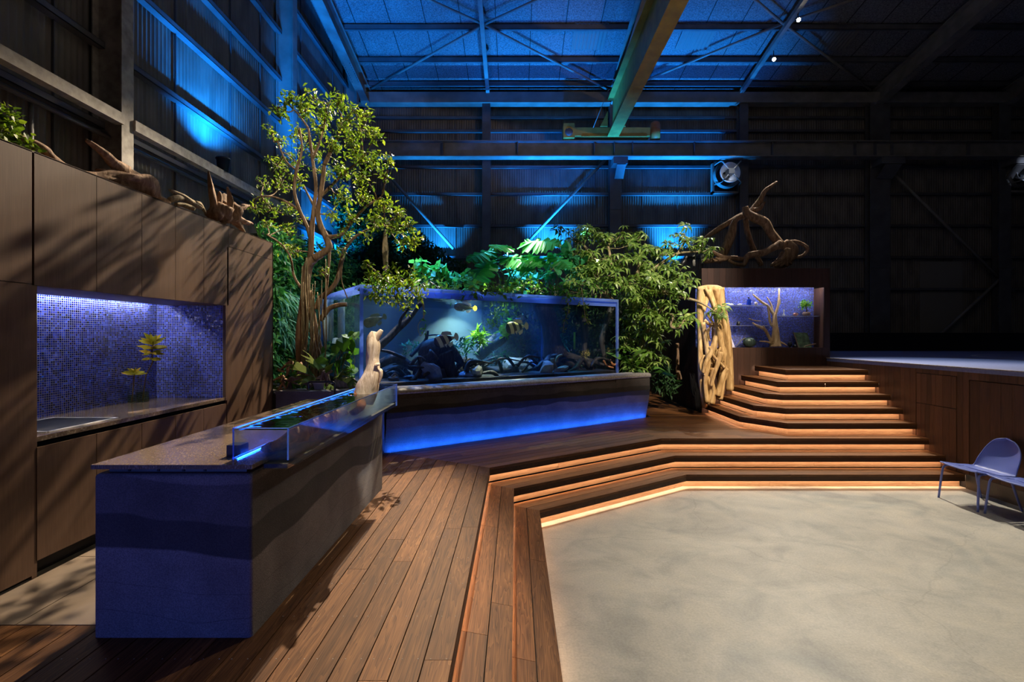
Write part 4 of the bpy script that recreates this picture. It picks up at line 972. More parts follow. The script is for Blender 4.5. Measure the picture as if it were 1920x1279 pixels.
def make_chair(lab):
    t = thing('lounge_chair', lab, 'chair', (0, 0, 0), 'periwinkle chairs beside the stage')
    # local: faces -x ; seat from x=-.27 to .2 ; backrest curves up at +x
    W_ = .27
    def prof(s_):   # s 0..1 along front->top
        if s_ < .5:
            k = s_/.5; return -.29+.46*k, .455-.045*math.sin(k*PI*.55)+.0
        k = (s_-.5)/.5; return .17+.09*math.sin(k*PI/2)+.10*k, .411+.40*(k**1.2)
    def fn(a, b):
        x, z = prof(a); w = W_*(1-.10*(1-min(1, a/.15))**2)
        if a > .5:
            k = (a-.5)/.5; w = W_*(.96-.16*k)*(max(0.0005, 1-max(0, (k-.15)/.85)**3.6))**.5
        elif a > .38: w = W_*(1-.04*((a-.38)/.12))
        yy = (b*2-1)*w; curve = .05*(abs(b*2-1)**2.2)
        if a > .45: x -= curve*.8*min(1, (a-.45)/.2); z += curve*.2
        else: z += curve*.3
        return (x, yy, z)
    m = MB(); m.grid(fn, 34, 22)
    me = m.build('seat_shell', M['perf'], t); md = me.modifiers.new('thickness', 'SOLIDIFY'); md.thickness = .006; md.offset = 0
    rim = [Vector(fn(i/33, 0)) for i in range(34)]+[Vector(fn(1, j/21)) for j in range(1, 21)]+[Vector(fn(i/33, 1)) for i in range(33, -1, -1)]+[Vector(fn(0, j/21)) for j in range(20, 0, -1)]
    m = MB(); m.tube(rim+[rim[0]], .0085, 8, cap=False); m.build('rim', M['chair'], t)
    for sy in (-1, 1):
        m = MB(); m.tube(crom([(-.10, sy*.2, .432), (-.22, sy*.225, .432), (-.262, sy*.235, .40), (-.275, sy*.245, .30), (-.30, sy*.262, 0.0)], 5), .0125, 10); m.build('leg', M['chair'], t)
        m = MB(); m.tube(crom([(-.10, sy*.2, .432), (.10, sy*.21, .40), (.145, sy*.22, .36), (.19, sy*.235, .2), (.25, sy*.25, 0.0)], 5), .0125, 10); m.build('leg', M['chair'], t)
    m = MB(); m.tube([(-.02, -.2, .425), (-.02, .2, .425)], .010, 8); m.build('crossbar', M['chair'], t)
    return t
ch = make_chair('periwinkle blue perforated chair standing farther from the viewer, nearest the steps'); ch.location = (5.80, 6.03, 0); ch.rotation_euler = (0, 0, math.radians(1))
c2 = copy_tree(ch); c2.location = (5.83, 5.44, 0); c2.rotation_euler = (0, 0, math.radians(-3)); c2['label'] = 'periwinkle blue perforated chair cut by the right edge of the picture'
# ============================================================ display niche objects
def pw(px, d): return px*d/F
d = 9.83
bo = thing('bottle', 'square royal blue glass bottle with a dark stopper on the upper left niche shelf', 'bottle', P(1404, 572, d))
c = P(1404, 572.3, d); w = .03
m = MB(); m.box(c.x-w, c.x+w, d-w, d+w, SH1, SH1+.115); m.cyl((c.x, d, SH1+.115), (c.x, d, SH1+.135), .012, 10); m.build('body', simple('blue glass', (.01, .04, .35), .1), bo)
m = MB(); m.cyl((c.x, d, SH1+.135), (c.x, d, SH1+.165), .016, 12); m.build('stopper', M['black'], bo)
c = P(1417.5, 570, d); m = MB(); m.lathe((c.x, d, SH1+.034), [(0, -.034), (.02, -.03), (.034, 0), (.025, .026), (0, .034)], 16)
tag(m.build('seashell', simple('cream shell', (.62, .50, .36), .4)), 'round cream shell beside the blue bottle on the niche shelf', 'shell')
for px_, wd, lab in ((1371, .045, 'low white bone fragment at the left end of the upper niche shelf'), (1387, .045, 'low white bone fragment between the root column and the blue bottle on the niche shelf')):
    c = P(px_, 571, d); m = MB(); m.rock((c.x, d, SH1+.016), (wd, .02, .018), int(px_), 2, .6, 2); tag(m.build('bone_fragment', M['white']), lab, 'ornament')
c = P(1384.5, 608, d); jr = thing('jar', 'small dark stoppered jar on the lower left niche shelf', 'jar', c)
m = MB(); m.lathe((c.x, d, SH2), [(0, 0), (.035, 0), (.038, .02), (.034, .06), (.02, .07)], 16); m.build('body', M['black'], jr); m = MB(); m.lathe((c.x, d, SH2+.07), [(.03, 0), (.03, .012), (0, .014)], 16); m.build('lid', M['gusset'], jr)
c = P(1469.5, 590, d); m = MB(); m.lathe((c.x, d, SH3), [(0, 0), (.022, 0), (.026, .02), (.012, .05), (.010, .08), (.018, .11), (.008, .13), (0, .135)], 14)
tag(m.build('figurine', M['white']), 'small white figurine at the left end of the right niche shelf', 'figurine')
c = P(1492, 590, d); sh = MB(); sh.rock((c.x, d, SH3+.035), (.05, .03, .04), 5, 2, .5, 1.5); tag(sh.build('conch_shell', simple('pink shell', (.45, .18, .12), .4)), 'pink and teal conch shell between the white figurine and the bonsai', 'shell')
c = P(1512, 590, d); bz = thing('bonsai', 'small bright green bonsai in a round brown pot on the right niche shelf', 'potted plant', (c.x, d, SH3))
m = MB(); m.lathe((c.x, d, SH3), [(0, 0), (.05, 0), (.075, .03), (.078, .05), (.06, .078), (.04, .082), (.035, .07), (0, .07)], 20); m.build('pot', simple('brown clay', (.20, .12, .08), .6), bz)
m = MB(); limb(m, [Vector((c.x, d, SH3+.06)), Vector((c.x+.01, d, SH3+.12)), Vector((c.x-.01, d, SH3+.18))], [.014, .010, .006], 8, .3, 4); m.build('trunk', M['bark'], bz)

# ---- leaf templates (y = along the leaf, z = up)
def leaf_t(w=.4, fold=.12, droop=.15):
    return ([(0, 0, 0), (w*.42, .28, fold*.8), (w*.5, .55, fold*.6-droop*.3), (0, 1, -droop), (-w*.5, .55, fold*.6-droop*.3), (-w*.42, .28, fold*.8), (0, .5, -.02)], [(0, 1, 6), (1, 2, 6), (2, 3, 6), (3, 4, 6), (4, 5, 6), (5, 0, 6)])
LEAF = leaf_t(.46); LEAFN = leaf_t(.26, .06, .3); LEAF2 = ([(0, 0, 0), (.22, .5, .05), (0, 1, -.1), (-.22, .5, .05)], [(0, 1, 2), (0, 2, 3)])
LEAFB = leaf_t(.75, .1, .2)
BLADE = ([(-.02, 0, 0), (.02, 0, 0), (-.03, .35, .1), (.03, .35, .1), (-.025, .7, 0), (.025, .7, 0), (0, 1, -.28)], [(0, 1, 3, 2), (2, 3, 5, 4), (4, 5, 6)])
def whorl(n=8, droop=-.35, w=.2, petiole=0):
    vs = []; fs = []
    for k in range(n):
        a = 2*PI*k/n+.2*(k % 2); ca, sa = math.cos(a), math.sin(a); b = len(vs); L = 1.0 if k % 2 else .85
        for (x, y, z) in [(0, .08, 0), (w*.5, .4*L, .06), (w*.42, .7*L, -.03), (0, 1.0*L, droop), (-w*.42, .7*L, -.03), (-w*.5, .4*L, .06)]:
            vs.append((x*ca-y*sa, x*sa+y*ca, z))
        fs += [(b, b+1, b+5), (b+1, b+2, b+4, b+5), (b+2, b+3, b+4)]
    return vs, fs
def monstera_t():
    vs = [(0, 0, 0)]; fs = []; out = []
    n = 26
    for side in (1, -1):
        ring = []
        for i in range(n+1):
            t = i/n; a = PI*t      # from base lobe to the tip
            x = .52*math.sin(a)**.75*(1-.25*t); y = -.18*math.sin(a*2)*(1-t)-.18*(1-t)*math.sin(PI*min(1, t*3))+1.0*t
            if i % 4 == 2 and 3 < i < n-2: x *= .48
            z = -.32*(x/.52)**2*.5-.25*max(0, t-.4)**1.5+.05*math.sin(i*1.7)
            ring.append((side*x, y, z))
        mid = [(0, max(0, min(1, i/n*1.0)), .02-.25*max(0, i/n-.4)**1.5) for i in range(n+1)]
        b = len(vs); vs += ring; b2 = len(vs); vs += mid
        for i in range(n): 
            f = (b2+i, b+i, b+i+1, b2+i+1); fs.append(f if side > 0 else f[::-1])
    return vs, fs
MONS = monstera_t()
def rdirs(n, bias=(0, 0, .2), spread=1.0):
    d = npr.normal(size=(n, 3))*spread+np.array(bias); return d/np.linalg.norm(d, axis=1, keepdims=True)
UP = np.array([[0, 0, 1.0]])
def leaves_at(pos, tmpl, size, bias=(0, 0, .1), sz_var=.35, up_j=.5, spread=1.0):
    n = len(pos); dirs = rdirs(n, bias, spread); ups = UP+npr.normal(size=(n, 3))*up_j
    return scatter(tmpl[0], tmpl[1], rot_mats(dirs, ups), pos, size*(1+sz_var*npr.uniform(-1, 1, n)))
def cloud(px, py, r, d, n, dr=None, ry=None):
    """points in an ellipsoid blob seen at a pixel; r in picture px"""
    R_ = r*d/F; Ry = (ry or r)*d/F; Rd = (dr if dr is not None else R_)
    v = npr.normal(size=(n, 3)); v /= np.linalg.norm(v, axis=1, keepdims=True); v *= npr.uniform(.25, 1, (n, 1))**.5
    return np.array(P(px, py, d))+v*np.array([R_, Rd, Ry])
p = np.array((c.x-.005, d, SH3+.235))+npr.normal(size=(170, 3))*np.array([.055, .04, .045])
mesh_np('foliage', [leaves_at(p, LEAFB, .04)], M['leaf_aqua'], bz)
# niche driftwood tree
nt_ = thing('display_driftwood', 'branching pale driftwood standing in the middle of the display niche', 'driftwood', P(1456, 650, 9.82))
m = MB(); D9 = 9.80
def L9(l, rs, seed, seg=8, amp=.3): limb(m, [P(a, b, D9) for a, b in l], [r*D9/F for r in rs], seg, amp, seed, 5, 14)
L9([(1455, 650), (1454, 635), (1453, 615), (1452, 598), (1453, 588)], [9, 6.5, 5, 4.2, 3.5], 1, 10, .5)
L9([(1453, 592), (1458, 577), (1460, 562), (1461, 541)], [3.2, 2.2, 1.8, 1.4], 2)
L9([(1453, 592), (1457, 580), (1462, 568), (1461, 556)], [2.4, 1.8, 1.4, 1.0], 12)
L9([(1452, 592), (1446, 583), (1440, 574), (1428, 566), (1412, 552)], [3, 2.4, 2.2, 2, 1.2], 3)
L9([(1450, 590), (1446, 572), (1438, 557)], [1.8, 1.4, .8], 4)
L9([(1449, 612), (1444, 604), (1442, 590), (1439, 575)], [2.4, 2, 1.8, 1.6], 5)
L9([(1447, 642), (1441, 630), (1434, 618), (1424, 613), (1416, 609), (1411, 605)], [2.8, 2.6, 2.6, 2.3, 1.8, 1.2], 6)
L9([(1434, 618), (1432, 612), (1430, 612)], [2.2, 1.8, 1.2], 7)
L9([(1450, 645), (1438, 641), (1424, 640)], [3, 1.6, .8], 8); L9([(1458, 640), (1466, 643), (1476, 648)], [3, 2, .8], 9)
L9([(1404, 597), (1414, 601), (1427, 602)], [.9, 1.1, .6], 10)
m.build('wood', M['drift_pale'], nt_)
# gourd teapot-like ornament, vases, picture, book
go = thing('woven_gourd', 'dark green ribbed gourd with a long curved neck on the niche sill', 'ornament', P(1405, 642, 9.82))
c = P(1405, 640, 9.82); m = MB()
def gf(a, b):
    ph = PI*a; th = 2*PI*b; r = .125*(1+.04*math.sin(th*14)); return (c.x+r*math.sin(ph)*math.cos(th), 9.82+.6*r*math.sin(ph)*math.sin(th), NZ0+.105-.105*math.cos(ph))
m.grid(gf, 16, 57); m.build('body', simple('dark green patina', (.035, .055, .045), .35, .3), go)
m = MB(); limb(m, [P(1397, 634, 9.82), P(1390, 638, 9.82), P(1384, 645, 9.8), P(1379, 649, 9.78)], [.02, .012, .009, .007], 8, 0); m.build('neck', M['gusset'], go)
for px_, lab, pr in ((1481, 'squat black lidded urn on the niche sill, right of the driftwood', [(0, 0), (.02, 0), (.02, .012), (.045, .05), (.04, .085), (.03, .09), (.045, .10), (.04, .108), (0, .115)]),
                     (1491, 'black narrow necked vase on the niche sill beside the framed picture', [(0, 0), (.04, 0), (.045, .02), (.02, .05), (.008, .07), (.008, .11), (.012, .115), (0, .115)])):
    c = P(px_, 650, 9.80); m = MB(); m.lathe((c.x, 9.80, NZ0), pr, 16); tag(m.build('vase', M['black']), lab, 'vase')
pc = thing('picture', 'small plain green painting leaning on the right of the niche sill', 'picture', P(1508, 650, 9.85))
a = P(1495, 651, 9.80); b = P(1521, 651, 9.80)
z0 = NZ0; m = MB(); m.add([(a.x+.025, 9.80, z0), (b.x+.02, 9.80, z0), (b.x, 9.93, z0+.30), (a.x, 9.93, z0+.305), (a.x+.025, 9.812, z0), (b.x+.02, 9.812, z0), (b.x, 9.942, z0+.30), (a.x, 9.942, z0+.305)], [(0, 1, 2, 3), (7, 6, 5, 4), (0, 4, 5, 1), (1, 5, 6, 2), (2, 6, 7, 3), (3, 7, 4, 0)])
m.build('canvas', simple('green painting', (.10, .15, .07), .5, 0, 14, .8), pc)
m = MB(); m.bar((a.x+.02, 9.795, z0), (a.x-.005, 9.925, z0+.305), .016, .016); m.build('frame_edge', M['drift'], pc)
m = MB(); limb(m, [P(1508, 650, 9.74), P(1518, 647, 9.74), P(1529, 645, 9.74)], [.012, .012, .018], 8, .2, 2); tag(m.build('wooden_stick', M['drift']), 'short brown stick lying in front of the small green painting', 'stick')
a = P(1371, 651, 9.8); m = MB(); m.add([(a.x, 9.78, z0), (a.x+.07, 9.78, z0), (a.x+.05, 9.9, z0+.20), (a.x, 9.9, z0+.21), (a.x, 9.79, z0), (a.x+.07, 9.79, z0), (a.x+.05, 9.91, z0+.20), (a.x, 9.91, z0+.21)], [(0, 1, 2, 3), (7, 6, 5, 4), (0, 4, 5, 1), (1, 5, 6, 2), (2, 6, 7, 3), (3, 7, 4, 0)])
tag(m.build('postcard', simple('white violet card', (.55, .5, .62), .5, 0, 14, .4)), 'whitish card leaning in the niche right behind the root column', 'card')
# lower root column in front of the cabinet corner
rc = thing('root_column', 'tall pale strangler fig root column standing at the left side of the stairs', 'root', (3.9, 9.3, DZ))
D = 9.30
def RC(l, rs, seed, d=D, seg=10, amp=.25): limb(m, [P(a, b, d+(q_[0] if q_ else 0)) for a, b, *q_ in l], [r*d/F for r in rs], seg, amp, seed, 5, 5)
m = MB()
RC([(1317, 541), (1315, 570), (1313, 620), (1313, 680), (1316, 730), (1322, 764)], [9, 7, 5, 5.5, 5, 5], 1)
RC([(1345, 541), (1350, 570), (1357, 600), (1364, 640), (1368, 690), (1368, 733)], [13, 11, 9, 7, 6, 7], 2, D, 12, .3)
RC([(1330, 545), (1338, 570), (1346, 600), (1352, 640), (1357, 680), (1352, 720), (1346, 748)], [6, 6, 7, 6, 5, 7, 9], 3, D-.05)
RC([(1318, 604), (1324, 640), (1328, 680), (1322, 715), (1326, 755)], [4, 4, 4.5, 4, 5], 4, D-.10)
RC([(1344, 605), (1342, 630), (1336, 655), (1324, 680), (1318, 700)], [4, 4, 4.5, 4, 3], 5, D-.14)
RC([(1321, 600), (1330, 608), (1340, 612)], [2.5, 2.5, 3], 6, D-.1)
RC([(1326, 588), (1333, 600), (1340, 612)], [2, 2, 2.5], 7, D-.05)
RC([(1334, 540), (1326, 560), (1319, 585)], [4, 4.5, 3], 8, D-.06)
RC([(1322, 541), (1334, 563), (1344, 590)], [3.5, 3.5, 3], 9, D-.12)
RC([(1338, 690), (1334, 715), (1338, 735), (1334, 757)], [3.5, 4, 3.5, 5], 10, D-.12)
RC([(1352, 660), (1345, 685), (1340, 700), (1333, 725)], [4, 4, 3.5, 3.5], 11, D-.16)
RC([(1362, 690), (1355, 705), (1350, 725), (1345, 742)], [4, 5, 5, 7], 12, D-.12)
RC([(1330, 650), (1338, 668), (1348, 678), (1358, 690)], [2.5, 3, 3, 3], 13, D-.14)
RC([(1318, 700), (1328, 712), (1332, 735), (1328, 758)], [3, 3.5, 4, 4], 14, D-.1)
for k in range(26):
    y0 = rng.uniform(600, 720); x0 = rng.uniform(1318, 1358); sd = rng.uniform(-14, 14)
    RC([(x0, y0), (x0+sd*.6, y0+18), (x0+sd*.3, y0+36)], [1.6, 2.2, 1.4], 20+k, D+rng.uniform(-.12, .12), 7)
RC([(1308, 541.5), (1325, 539.5), (1345, 541), (1356, 543)], [3, 5, 6, 3], 60, D)
m.build('roots', M['drift_pale'], rc)
m = MB()
for k in range(14):
    a = rng.uniform(0, 8); limb(m, [P(1300+a, 716+rng.uniform(0, 26), 9.35), P(1302+a, 735, 9.33), P(1305+a, 770, 9.3)], [.012, .022, .003], 6, .9, k, 3); limb(m, [P(1300+a, 745, 9.35), P(1296+a, 722+rng.uniform(-14, 14), 9.3), P(1297+a+rng.uniform(-5, 5), 706+rng.uniform(-14, 10), 9.3)], [.02, .012, .002], 5, .6, k, 3)
tag(m.build('burnt_root', simple('charcoal', (.006, .006, .007), .95, spec=.02)), 'dark charred root pile leaning at the left foot of the pale root column', 'driftwood')
m = MB(); limb(m, [P(1270, 644, 10.25), P(1271, 665, 10.22), P(1270, 690, 10.25), P(1274, 712, 10.25)], [.03, .032, .04, .055], 8, .5, 3, 6, 12)
hd = tag(m.build('driftwood_handle', M['drift']), 'thin brown driftwood door handle on the dark side of the cabinet block', 'handle')
hd.location.x = (BX0-.03)-P(1271, 665, 10.22).x if False else 0
# big driftwood on the cabinet top
bd = thing('large_driftwood', 'large arching brown driftwood with a looped root on top of the display cabinet', 'driftwood', (5, 10.6, BT))
D = 10.4
m = MB()
RC([(1345, 492), (1356, 472), (1370, 440), (1378, 415), (1392, 405)], [6, 8, 8, 6, 5], 1, D)
RC([(1396, 388), (1400, 400), (1416, 410), (1434, 418), (1444, 436), (1462, 460)], [5, 7, 8, 8, 7, 8], 2, D-.1)
RC([(1405, 402), (1422, 382), (1433, 360), (1445, 350), (1457, 341)], [7, 6, 4, 3, 2], 3, D+.1)
RC([(1400, 400), (1376, 412), (1346, 430), (1318, 450)], [6, 5, 4.5, 3], 4, D+.3)
RC([(1412, 395), (1425, 390), (1434, 379)], [5, 4, 2], 5, D)
RC([(1336, 472), (1354, 482), (1375, 484), (1394, 486), (1406, 478), (1430, 474), (1452, 464), (1465, 458)], [3, 4, 4.5, 4, 6, 6, 6, 8], 6, D-.3)
RC([(1400, 484), (1394, 496), (1376, 493), (1366, 487)], [5, 4, 3, 3], 7, D-.35)
RC([(1320, 490), (1340, 488), (1362, 486)], [4, 5, 4], 8, D-.3)
RC([(1468, 456), (1478, 470), (1472, 486), (1456, 500)], [8, 13, 13, 10], 9, D-.1, 14, .6)
for k, (ax_, ay_) in enumerate(((1452, 500), (1462, 501), (1474, 500), (1484, 496), (1446, 498))): RC([(1474+k, 466), (1478-2*k, 482), (ax_, ay_)], [4, 5, 3], 90+k, D-.22, 8, .5)
RC([(1474, 457), (1492, 454), (1508, 460), (1514, 468), (1506, 478), (1494, 482), (1488, 476)], [5, 4, 3.4, 3.4, 3.2, 3, 4], 10, D-.15)
RC([(1398, 410), (1402, 440), (1414, 470), (1428, 498)], [5, 5, 4.5, 4], 11, D+.4)
m.build('wood', M['drift'], bd)
# spotlight cluster on the cabinet's left corner
for k, (px_, py_, lab) in enumerate(((1290, 487, 'black spotlight clamp on the left corner of the display cabinet top'), (1301, 487, 'middle small black spotlight on the corner of the display cabinet top'), (1317, 485, 'grey cylinder spotlight on the display cabinet top, nearest the big driftwood'))):
    c = P(px_, py_, 10.2); t = thing('clamp_spotlight', lab, 'spotlight', c, 'spotlights on the cabinet corner')
    if k == 0:
        m = MB(); m.cyl(P(1274, 504, 10.2), P(1288, 482, 10.2), .05, 12); m.build('housing', M['black'], t); m = MB(); m.box(c.x-.02, c.x+.13, 10.15, 10.25, c.z+.02, c.z+.06); m.build('bracket', M['black'], t)
    else:
        m = MB(); m.cyl(P(px_, 499 if k == 1 else 494, 10.2), P(px_, 478, 10.2), .035, 12); m.build('housing', M['steel'], t); m = MB(); m.cyl(P(px_, 505, 10.2), P(px_, 478, 10.2+.05), .012, 6); m.build('bracket', M['black'], t)

# ============================================================ kitchen-top driftwood
def KP(px, py, off=0): return P(px, py, F*(-XK+.15+off)/(CX-px))
def KL(l, rs, seed, seg=10, amp=.35, off=0): 
    pts = [KP(a, b, off) for a, b in l]; limb(m, pts, [r*p_.y/F for r, p_ in zip(rs, pts)], seg, amp, seed, 5, 9)
t = thing('long_root_wood', 'long split brown root wood with a raised arm on top of the kitchen unit', 'driftwood', KP(230, 350)); m = MB()
KL([(162, 262), (176, 272), (196, 288), (214, 306), (236, 322)], [3, 6, 8, 9, 12], 1, 10, .5)
KL([(150, 324), (180, 330), (215, 334), (250, 340), (278, 352), (290, 372)], [3, 7, 14, 20, 17, 6], 2, 14, .6)
KL([(284, 345), (292, 358), (300, 372), (318, 380)], [7, 7, 5, 3], 3)
KL([(180, 318), (214, 322), (240, 325)], [2, 5, 7], 4)
m.build('wood', M['drift'], t)
t = thing('root_stump', 'spiky upturned root stump on the far end of the kitchen unit top', 'driftwood', KP(420, 400)); m = MB()
KL([(398, 396), (410, 390), (428, 392), (444, 390)], [10, 17, 17, 10], 5, 12, .6)
for k, l in enumerate([[(400, 392), (397, 350), (391, 312)], [(408, 385), (412, 360), (411, 350)], [(428, 388), (430, 365), (426, 342)], [(440, 385), (456, 380), (468, 378)], [(440, 398), (458, 408), (474, 412)], [(436, 402), (450, 416), (462, 432), (470, 438)], [(416, 372), (420, 360), (424, 355)], [(425, 400), (418, 408), (412, 412)]]):
    KL(l, [9, 5, 1.2][:len(l)]+([1] if len(l) == 4 else []), 30+k, 8, .5)
m.build('wood', M['drift'], t)
t.location.z -= .05
t = thing('grey_driftwood', 'small grey tangled driftwood on the kitchen unit, between the long root and the stump', 'driftwood', KP(345, 375)); m = MB()
KL([(318, 356), (336, 366), (356, 378), (378, 390)], [2, 5, 6, 4], 41); KL([(316, 376), (334, 370), (352, 372)], [5, 6, 3], 42); KL([(366, 380), (376, 384), (386, 400)], [4, 4, 2], 43); KL([(330, 384), (345, 384), (362, 392)], [4, 5, 4], 44)
m.build('wood', M['bark_dark'] if False else M['vine'], t)
t = thing('smooth_driftwood', 'smooth twisted brown driftwood at the near end of the kitchen unit top', 'driftwood', KP(90, 290)); m = MB()
KL([(50, 262), (68, 270), (84, 282), (96, 296), (124, 312)], [4, 6, 8, 8, 3], 45, 10, .3); KL([(30, 252), (48, 262), (64, 278)], [3, 5, 6], 46)
m.build('wood', M['drift'], t)
t = thing('small_oak_plant', 'bushy green plant at the left picture edge on top of the kitchen unit', 'plant', KP(15, 280)); ch_ = []
for (px_, py_, r) in ((5, 215, 22), (20, 245, 22), (0, 265, 26), (40, 272, 18), (12, 290, 16), (-20, 240, 30)):
    pt = KP(px_, py_); ch_.append(leaves_at(cloud(px_, py_, r, pt.y, 90, dr=.12), LEAFB, .038))
mesh_np('foliage', ch_, M['leaf_tree'], t)
m = MB(); limb(m, [KP(30, 300), KP(10, 280), KP(0, 240), KP(12, 215)], [.012, .009, .006, .003], 6, .2); limb(m, [KP(10, 285), KP(30, 268), KP(44, 268)], [.008, .005, .003], 6, .2); m.build('stems', M['bark'], t)
# bottles with cuttings on the niche worktop
def bottle(cx, cy, r, h, nr, lab):
    t = thing('glass_bottle', lab, 'bottle', (cx, cy, 1.455), 'glass bottles on the worktop')
    m = MB(); m.lathe((cx, cy, 1.4555), [(0, 0), (r*.95, 0), (r, .008), (r, h*.78), (r*.9, h*.84), (nr, h*.90), (nr, h*.98), (nr*1.15, h)], 24); m.build('glass', M['glass_bottle'], t)
    m = MB(); m.lathe((cx, cy, 1.459), [(0, 0), (r*.93, 0), (r*.93, h*.5), (0, h*.5)], 20); m.build('water', clear('bottle water', (.80, .86, .50), 1.33), t)
    return t
# place on worktop: pixel (267,754) and (247,757)
p1 = PZ(267.5, 753.5, 1.455); p2 = PZ(247, 755.5, 1.455)
bottle(p1.x, p1.y, .055, .185, .02, 'wide clear glass bottle holding the tall yellow cutting')
bottle(p2.x, p2.y, .033, .145, .014, 'narrow clear glass bottle holding the short yellow cutting')
CUTL = leaf_t(.33, .1, .28)
def cutting(base, pts, tops, lab, size):
    t = thing('plant_cutting', lab, 'plant', base); m = MB(); limb(m, pts, [.006]*len(pts), 6, .2); m.build('stem', M['bark'], t)
    ch_ = []
    for c_, n, s_, bz_ in tops:
        a = np.linspace(0, 2*PI, n, endpoint=False)+npr.uniform(0, 1); dd = np.stack([np.cos(a), np.sin(a), np.full(n, bz_)+npr.uniform(-.2, .2, n)], 1)
        ch_.append(scatter(CUTL[0], CUTL[1], rot_mats(dd, np.repeat(np.array([[.5, -.75, .55]]), n, 0)), np.repeat(np.array(c_)[None], n, 0), np.full(n, s_)*npr.uniform(.8, 1.1, n)))
    mesh_np('leaves', ch_, M['leaf_yel'], t)
e = p1.y
def Q(px, py): return P(px, py, e)
cutting(p1, [Vector((p1.x, p1.y, 1.465)), Q(272, 716), Q(276, 698), Q(286, 680), Q(285, 660), Q(287, 645)],
        [(Q(287, 643), 11, .115, 1.4), (Q(287, 647), 13, .12, .7), (Q(286, 655), 14, .12, .4), (Q(285, 663), 13, .105, .25), (Q(284, 673), 10, .085, .0)], 'tall yellow leaved cutting rising from the wide glass bottle', .1)
e = p2.y
cutting(p2, [Vector((p2.x, p2.y, 1.465)), Q(250, 725), Q(252, 702)], [(Q(252, 703), 10, .12, .35), (Q(252, 700), 7, .08, 1.0)], 'short yellow leaved cutting in the narrow glass bottle', .1)

# ============================================================ tank contents
aqt = lambda px, py, b: TP(px, py, b)
dw = thing('sunken_driftwood', 'dark mass of sunken driftwood and roots on the floor of the big aquarium', 'driftwood', TP(900, 700, 1)); m = MB()
def TL(l, rs, b, seed, seg=9, amp=.4, mm=None):
    pts = [TP(x_, y_, b+(z_[0] if z_ else 0)) for x_, y_, *z_ in l]; limb(mm or m, pts, [r*p_.y/F for r, p_ in zip(rs, pts)], seg, amp, seed, 5, 6)
TL([(795, 706), (800, 680), (806, 660), (826, 652), (850, 665), (868, 682)], [10, 14, 18, 16, 12, 4], .55, 1, 14, .5)
TL([(812, 665), (790, 690), (784, 715)], [16, 12, 8], .5, 2); TL([(830, 660), (840, 690), (852, 712)], [17, 14, 8], .5, 3); TL([(820, 690), (818, 715)], [20, 24], .6, 33)
TL([(785, 668), (790, 690), (780, 708), (768, 714)], [3, 4, 4, 3], .25, 4)
for k, l in enumerate([[(700, 690), (740, 672), (775, 690), (800, 700)], [(690, 715), (730, 700), (760, 706), (790, 712)], [(860, 690), (890, 700), (930, 696), (960, 705)], [(850, 705), (890, 712), (930, 708), (985, 715)], [(900, 690), (940, 702), (970, 694)], [(985, 705), (1010, 690), (1030, 672), (1044, 664)], [(1040, 664), (1044, 685), (1056, 700)], [(1044, 668), (1066, 678), (1090, 700)], [(1050, 665), (1080, 672), (1110, 678), (1132, 684)], [(1060, 690), (1085, 698), (1100, 708)], [(1000, 700), (1030, 706), (1070, 708)], [(870, 675), (905, 690), (915, 712)], [(1100, 680), (1112, 700)], [(710, 700), (750, 690), (770, 715)]]):
    TL(l, [rng.uniform(5, 9), rng.uniform(6, 10), rng.uniform(4, 7), rng.uniform(2, 4)][:len(l)], rng.uniform(.35, 1.0), 10+k)
for k in range(46):
    x0 = rng.uniform(700, 1120); y0 = rng.uniform(676, 712); b_ = rng.uniform(.15, .9); s_ = rng.choice((-1, 1))
    TL([(x0, min(y0+8, 714-(x0-700)*.03)), (x0+s_*rng.uniform(8, 22), y0-rng.uniform(2, 14)), (x0+s_*rng.uniform(24, 55), y0+rng.uniform(-10, 6))], [rng.uniform(2, 5), rng.uniform(2, 4), .8], b_, 60+k, 6, .6)
m.build('wood', M['bark_dark'], dw)
t = thing('leaning_trunk', 'dark forked branch slanting up through the water at the left of the aquarium', 'driftwood', TP(740, 620, .5)); m = MB()
TL([(690, 668), (715, 645), (742, 622), (765, 600), (790, 568)], [8, 8, 6.5, 6, 4], .35, 2); TL([(750, 612), (752, 598), (768, 575)], [3, 3, 2.5], .33, 5)
TL([(770, 668), (785, 652), (798, 637), (802, 620)], [4, 4, 3, 2], .6, 6); TL([(797, 630), (815, 628), (832, 629)], [1.6, 1.4, .8], .6, 7); TL([(690, 655), (720, 658), (735, 662), (760, 672)], [1.5, 2.5, 3, 3], .4, 8)
m.build('wood', M['bark_dark'], t)
t = thing('sunken_tree', 'broad dark tree trunk standing in the middle right of the aquarium', 'driftwood', TP(1030, 640, 1)); m = MB()
TL([(1042, 668), (1036, 640), (1030, 610), (1022, 585), (1010, 568)], [24, 16, 14, 17, 12], 1.0, 3, 14, .3); TL([(1016, 572), (1040, 568), (1058, 582)], [10, 6, 3], 1.0, 4)
m.build('wood', M['bark_dark'], t)
t = thing('sunken_log', 'pale grained log leaning in the aquarium behind the striped fish', 'driftwood', TP(920, 640, 1.2)); m = MB()
TL([(895, 668), (920, 645), (950, 622), (980, 595)], [10, 12, 10, 7], 1.3, 5, 12, .4); m.build('wood', M['bark_dark'], t)
t = thing('upright_root', 'upright dark stem with yellow tufts at the right of the aquarium', 'driftwood', TP(1095, 620, .6)); m = MB()
TL([(1095, 668), (1096, 640), (1095, 610), (1090, 580), (1092, 560)], [3, 5, 6, 7, 6], .8, 6); TL([(1133, 672), (1128, 640), (1135, 610), (1148, 575)], [3, 5, 5, 6], .9, 7); m.build('wood', M['bark_dark'], t)
